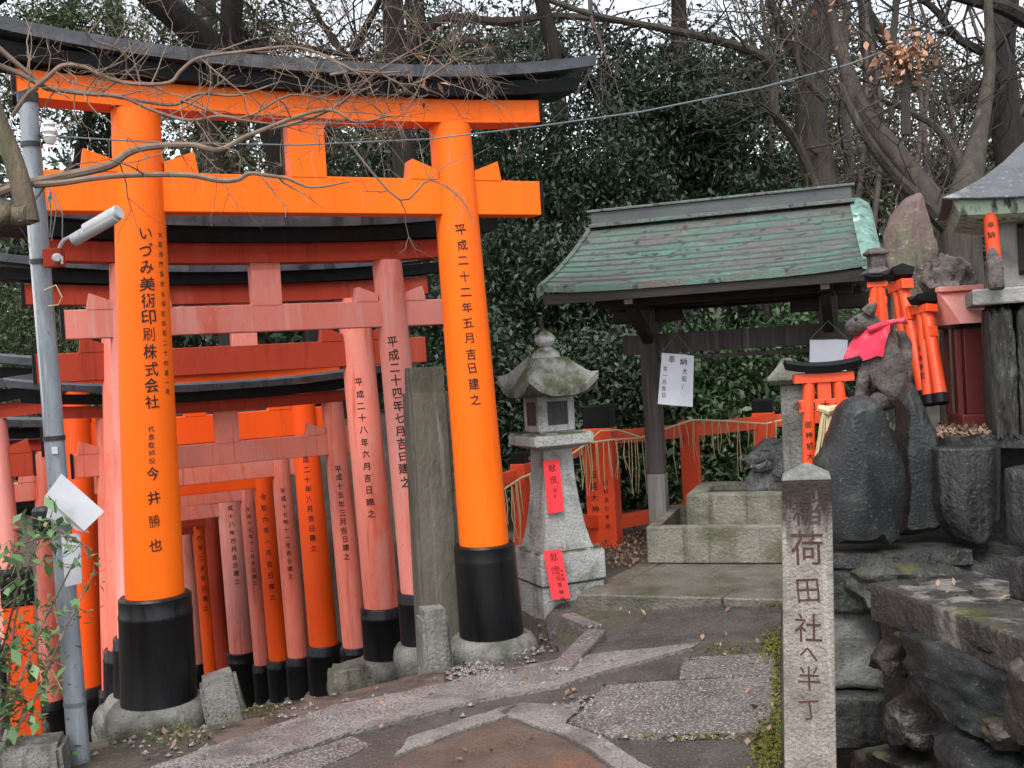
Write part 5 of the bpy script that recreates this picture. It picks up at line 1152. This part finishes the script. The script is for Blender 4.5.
limb(B, [(955, 235, 9), (925, 205, 8.9), (895, 176, 8.8), (868, 140, 8.7), (850, 108, 8.7), (840, 84, 8.7)], [.08, .065, .05, .042, .036, .03], 8, 8, 1.0, .01, R1)
limb(B, [(906, 135, 9.4), (905, 90, 9.4), (903, 66, 9.4), (893, 45, 9.5), (896, 0, 9.5), (890, -40, 9.5)], [.045, .042, .04, .038, .03, .02], 7, 10, 1.0, .012, R1)
limb(B, [(965, 215, 9.1), (962, 170, 9.4), (940, 130, 9.8), (905, 110, 10), (870, 95, 10)], [.06, .045, .035, .028, .015], 6, 10, 1.0, .01, R1)
B.build('branches', 'bark', bt2, True)
dl = P(905, 58, 9.35); cen = np.array([list(dl+Vector((random.gauss(0, .12), random.gauss(0, .10), random.gauss(0, .10)))) for k in range(300)]+[list(P(random.uniform(780, 860), random.uniform(0, 65), 9.6)) for k in range(16)])
Vv, Fv = leaf_quads(cen, .075, .5, .2, .3); fast_mesh('dry_leaves', Vv, Fv, 'leaf_dry', bt2)
bt3 = thing('bare_tree', 'dark crooked bare tree against the bright sky at the upper right', 'tree', P(1010, 400, 11), 'bare trees behind the pavilion')
B = MB(); limb(B, [(1030, 420, 11), (1022, 250, 11), (1004, 100, 11), (1000, 50, 11), (1008, -20, 11)], [.2, .18, .16, .15, .13], 12); B.build('trunk', 'bark_dark', bt3, True)
B = MB(); limb(B, [(1008, 95, 11), (985, 100, 10.8), (965, 98, 10.7), (990, 78, 10.7), (1000, 68, 10.7)], [.05, .03, .02, .03, .03], 6, 6, .9, .012, R1)
limb(B, [(1030, 22, 9.8), (1005, 8, 9.8), (980, 2, 9.8), (940, -8, 9.8)], [.08, .07, .06, .04], 7, 10, 1.2, .014, R1)
limb(B, [(1005, 60, 11), (960, 40, 11), (930, 5, 11), (880, -20, 11)], [.06, .045, .035, .02], 6, 16, 1.4, .014, R1)
B.build('branches', 'bark_dark', bt3, True)
bt4 = thing('bare_tree', 'tree with a thick dark leaning trunk above the left of the gate', 'tree', P(330, 400, 18), 'bare trees behind the gate')
B = MB(); limb(B, [(330, 420, 18), (310, 250, 18), (262, 100, 18), (215, 50, 18), (160, 2, 18), (90, -60, 18)], [.3, .28, .26, .25, .25, .22], 12); B.build('trunk', 'bark_dark', bt4, True)
B = MB(); limb(B, [(240, 75, 18), (232, 40, 18), (232, 0, 18), (236, -60, 18)], [.2, .19, .19, .17], 10, 8, 2, .03, R1); limb(B, [(300, 200, 18), (330, 120, 18), (350, 60, 17.8), (380, 0, 17.6)], [.12, .1, .08, .05], 8, 10, 2.0, .02, R1)
limb(B, [(225, 60, 18), (270, 45, 17.5), (320, 50, 17), (370, 62, 17)], [.1, .06, .045, .03], 7, 10, 1.4, .018, R1)
B.build('branches', 'bark_dark', bt4, True)
bt5 = thing('bare_tree', 'bare tree with fine brown twigs above the right end of the gate cap', 'tree', P(410, 400, 15), 'bare trees behind the gate')
B = MB(); limb(B, [(430, 420, 15), (412, 250, 15), (400, 100, 15), (394, 40, 15), (392, -40, 15)], [.2, .19, .17, .16, .14], 12); B.build('trunk', 'bark', bt5, True)
B = MB()
limb(B, [(398, 60, 15), (440, 20, 14.6), (500, 22, 14.3), (560, 16, 14), (640, 24, 13.8)], [.09, .07, .06, .05, .03], 7, 16, 1.3, .014, R1)
limb(B, [(400, 110, 15), (430, 60, 14.6), (470, 40, 14.2), (500, 60, 14)], [.07, .05, .04, .02], 6, 10, 1.2, .012, R1)
limb(B, [(398, 90, 15), (350, 60, 14.6), (320, 20, 14.4), (300, -20, 14.2)], [.08, .05, .04, .02], 6, 12, 1.3, .012, R1)
limb(B, [(590, 0, 12), (592, 20, 12), (600, 40, 12), (612, 75, 12)], [.03, .026, .02, .006], 5, 4, .6, .01, R1)
B.build('branches', 'twig_far', bt5, True)
# twiggy undergrowth to the right
bt6 = thing('bare_tree', 'thicket of thin brown twigs between the bare trunks at the right', 'tree', P(905, 420, 15), 'bare trees behind the pavilion'); B = MB()
for x in (770, 800, 850, 880, 910, 935, 960, 985, 1015):
    limb(B, [(x, 400, 15), (x+R1.uniform(-8, 8), 250, 15), (x+R1.uniform(-25, 25), 120, 15), (x+R1.uniform(-45, 45), -10, 15)], [.05, .045, .035, .02], 6, 8, 1.5, .013, R1)
B.build('branches', 'twig_far', bt6, True)

# the bare tree whose limbs reach across the gate from the left
ft = thing('bare_tree', 'pale barked bare tree reaching its twigs across the nearest gate from the left', 'tree', P(-75, 780, 4.7)); R2 = random.Random(9)
B = MB(); limb(B, [(-60, 800, 4.7), (-55, 500, 4.7), (-50, 300, 4.7), (-30, 225, 4.7), (-2, 215, 4.72), (14, 216, 4.75), (31, 214, 4.72)], [.11, .10, .09, .08, .066, .055, .046], 14)
limb(B, [(28, 222, 4.74), (22, 190, 4.74), (10, 150, 4.74), (-6, 110, 4.74), (-20, 60, 4.74), (-30, -20, 4.74)], [.05, .046, .042, .04, .04, .04], 12); B.build('trunk', 'bark_pale', ft, True)
B = MB()
D1 = 4.9
def pc(l, d=D1): return [(x/3.2, y/3.2, d+.25*i/len(l)) for i, (x, y) in enumerate(l)]
limb(B, pc([(-60, 640), (30, 605), (120, 580), (220, 560), (350, 530), (400, 495), (450, 475), (540, 465), (620, 465), (700, 480), (780, 440), (850, 412), (960, 370), (1060, 352), (1140, 390), (1250, 370)]), [.022, .022, .02, .017, .014, .011, .008, .004], 8, 9, .4, .0042, R2, 1, .3)
limb(B, pc([(110, 592), (200, 585), (300, 570), (420, 560), (600, 560), (700, 578), (760, 575), (800, 555), (860, 562), (920, 572), (1000, 600), (1120, 580)]), [.016, .014, .013, .012, .010, .008, .004], 8, 5, .3, .005, R2, 1, .3)
limb(B, pc([(-30, 200), (60, 235), (150, 280), (270, 300), (390, 310), (480, 350), (600, 385), (700, 372), (780, 385), (900, 400)]), [.014, .012, .010, .009, .008, .006, .004], 7, 13, .4, .004, R2, 2, .3)
limb(B, pc([(-30, 130), (50, 200), (110, 250), (150, 285), (230, 290), (320, 300), (460, 325), (560, 335), (640, 300), (760, 305), (900, 260)]), [.012, .011, .010, .009, .008, .007, .003], 7, 9, .4, .004, R2, 2, .3)
limb(B, pc([(40, 370), (90, 300), (150, 250), (200, 210), (270, 215), (330, 245), (420, 268), (540, 265), (580, 225), (640, 185), (780, 165), (930, 150), (1040, 178), (1150, 230), (1280, 230)]), [.011, .011, .010, .009, .008, .007, .004], 7, 13, .48, .004, R2, 2, .3)
limb(B, pc([(270, 90), (300, 130), (360, 150), (400, 180), (405, 250)]), [.006, .006, .005, .005, .003], 5, 3, .25, .004, R2, 2, .3)
limb(B, [(330, 75, 5.1), (370, 70, 5.15), (410, 85, 5.2), (455, 60, 5.25), (490, 45, 5.3)], [.007, .006, .005, .004, .002], 5, 20, .42, .0042, R2, 2, .3)
limb(B, [(270, 130, 5.1), (330, 110, 5.15), (380, 70, 5.2), (430, 40, 5.3)], [.008, .007, .005, .003], 5, 20, .45, .0042, R2, 2, .3)
limb(B, [(350, 145, 5.1), (400, 200, 5.2), (430, 180, 5.25), (462, 200, 5.3), (475, 228, 5.3)], [.006, .006, .005, .004, .002], 5, 6, .3, .004, R2, 1, .3)
limb(B, [(180, 100, 5.05), (240, 118, 5.1), (290, 95, 5.15), (340, 100, 5.2), (380, 80, 5.25)], [.006, .006, .005, .004, .002], 5, 13, .4, .0045, R2, 2, .3)
B.build('branches', 'twig', ft, True)
cen = np.array([list(P(R2.gauss(425, 22), R2.gauss(75, 14), 5.25)) for k in range(26)]); Vv, Fv = leaf_quads(cen, .045, .3, .2, .4); fast_mesh('dry_leaves', Vv, Fv, 'leaf_dry', ft)

# ------------------------------------------------------------------ loose stones beside the big pillar and along the kerb
random.seed(41); B = MB()
for (x0, y0, sx_, sy_, n) in ((478, 676, 18, 7, 170), (330, 712, 60, 10, 90), (530, 650, 14, 12, 70), (170, 745, 30, 8, 60), (590, 708, 26, 5, 60), (700, 742, 40, 3, 50)):
    for k in range(n):
        p = gp(random.gauss(x0, sx_), random.gauss(y0, sy_)); r = random.uniform(.006, .022)
        if (p-EYE).length < 3: continue
        c = p+Vector((0, 0, .03)); ps = [c+Vector((random.gauss(0, 1), random.gauss(0, 1), random.gauss(0, .6))).normalized()*r for q in range(1)]
        B.add([c+Vector(v)*r*random.uniform(.75, 1.2) for v in ((1, 0, 0), (.3, .9, 0), (-.8, .5, 0), (-.8, -.6, 0), (.4, -.9, 0), (.2, .1, .7), (0, 0, -.7))],
              [(0, 1, 5), (1, 2, 5), (2, 3, 5), (3, 4, 5), (4, 0, 5), (1, 0, 6), (2, 1, 6), (3, 2, 6), (4, 3, 6), (0, 4, 6)])
o = B.build('gravel', 'granite_grey'); o['kind'] = 'stuff'; o['label'] = 'loose gravel and grit along the kerb of the path'

# ------------------------------------------------------------------ fallen leaves
random.seed(31); cen = []
for (x0, x1, y0, y1, n) in ((500, 560, 630, 690, 50), (240, 460, 665, 720, 50), (560, 640, 690, 715, 25), (700, 775, 640, 670, 40), (430, 470, 655, 690, 40), (600, 780, 610, 620, 25), (740, 780, 680, 768, 20), (150, 780, 620, 768, 110), (110, 220, 700, 760, 50)):
    for k in range(n//3):
        p = gp(random.uniform(x0, x1), random.uniform(y0, y1)); cen.append((p.x, p.y, p.z+.040))
for k in range(1500):
    p = P(random.uniform(560, 700), 540, 9.4); x, y = p.x+random.gauss(0, .25), p.y+random.uniform(-.9, .9); cen.append((x, y, ground(x, y)+random.uniform(.0, .05)))
for k in range(700):
    p = P(random.uniform(938, 1030), random.uniform(418, 442), random.uniform(5.2, 6.0)); cen.append((p.x, p.y, UZ+.012))
for k in range(40):
    p = along(random.uniform(0, 1.5), random.uniform(.1, .5), 0); cen.append((p.x, p.y, zc1+.012))
Vv, Fv = leaf_quads(np.array(cen), .036, .55, 9., 0.); o = fast_mesh('fallen_leaves', Vv, Fv, 'leaf_litter', None); o['kind'] = 'stuff'; o['label'] = 'brown fallen leaves scattered over path, soil and terrace'
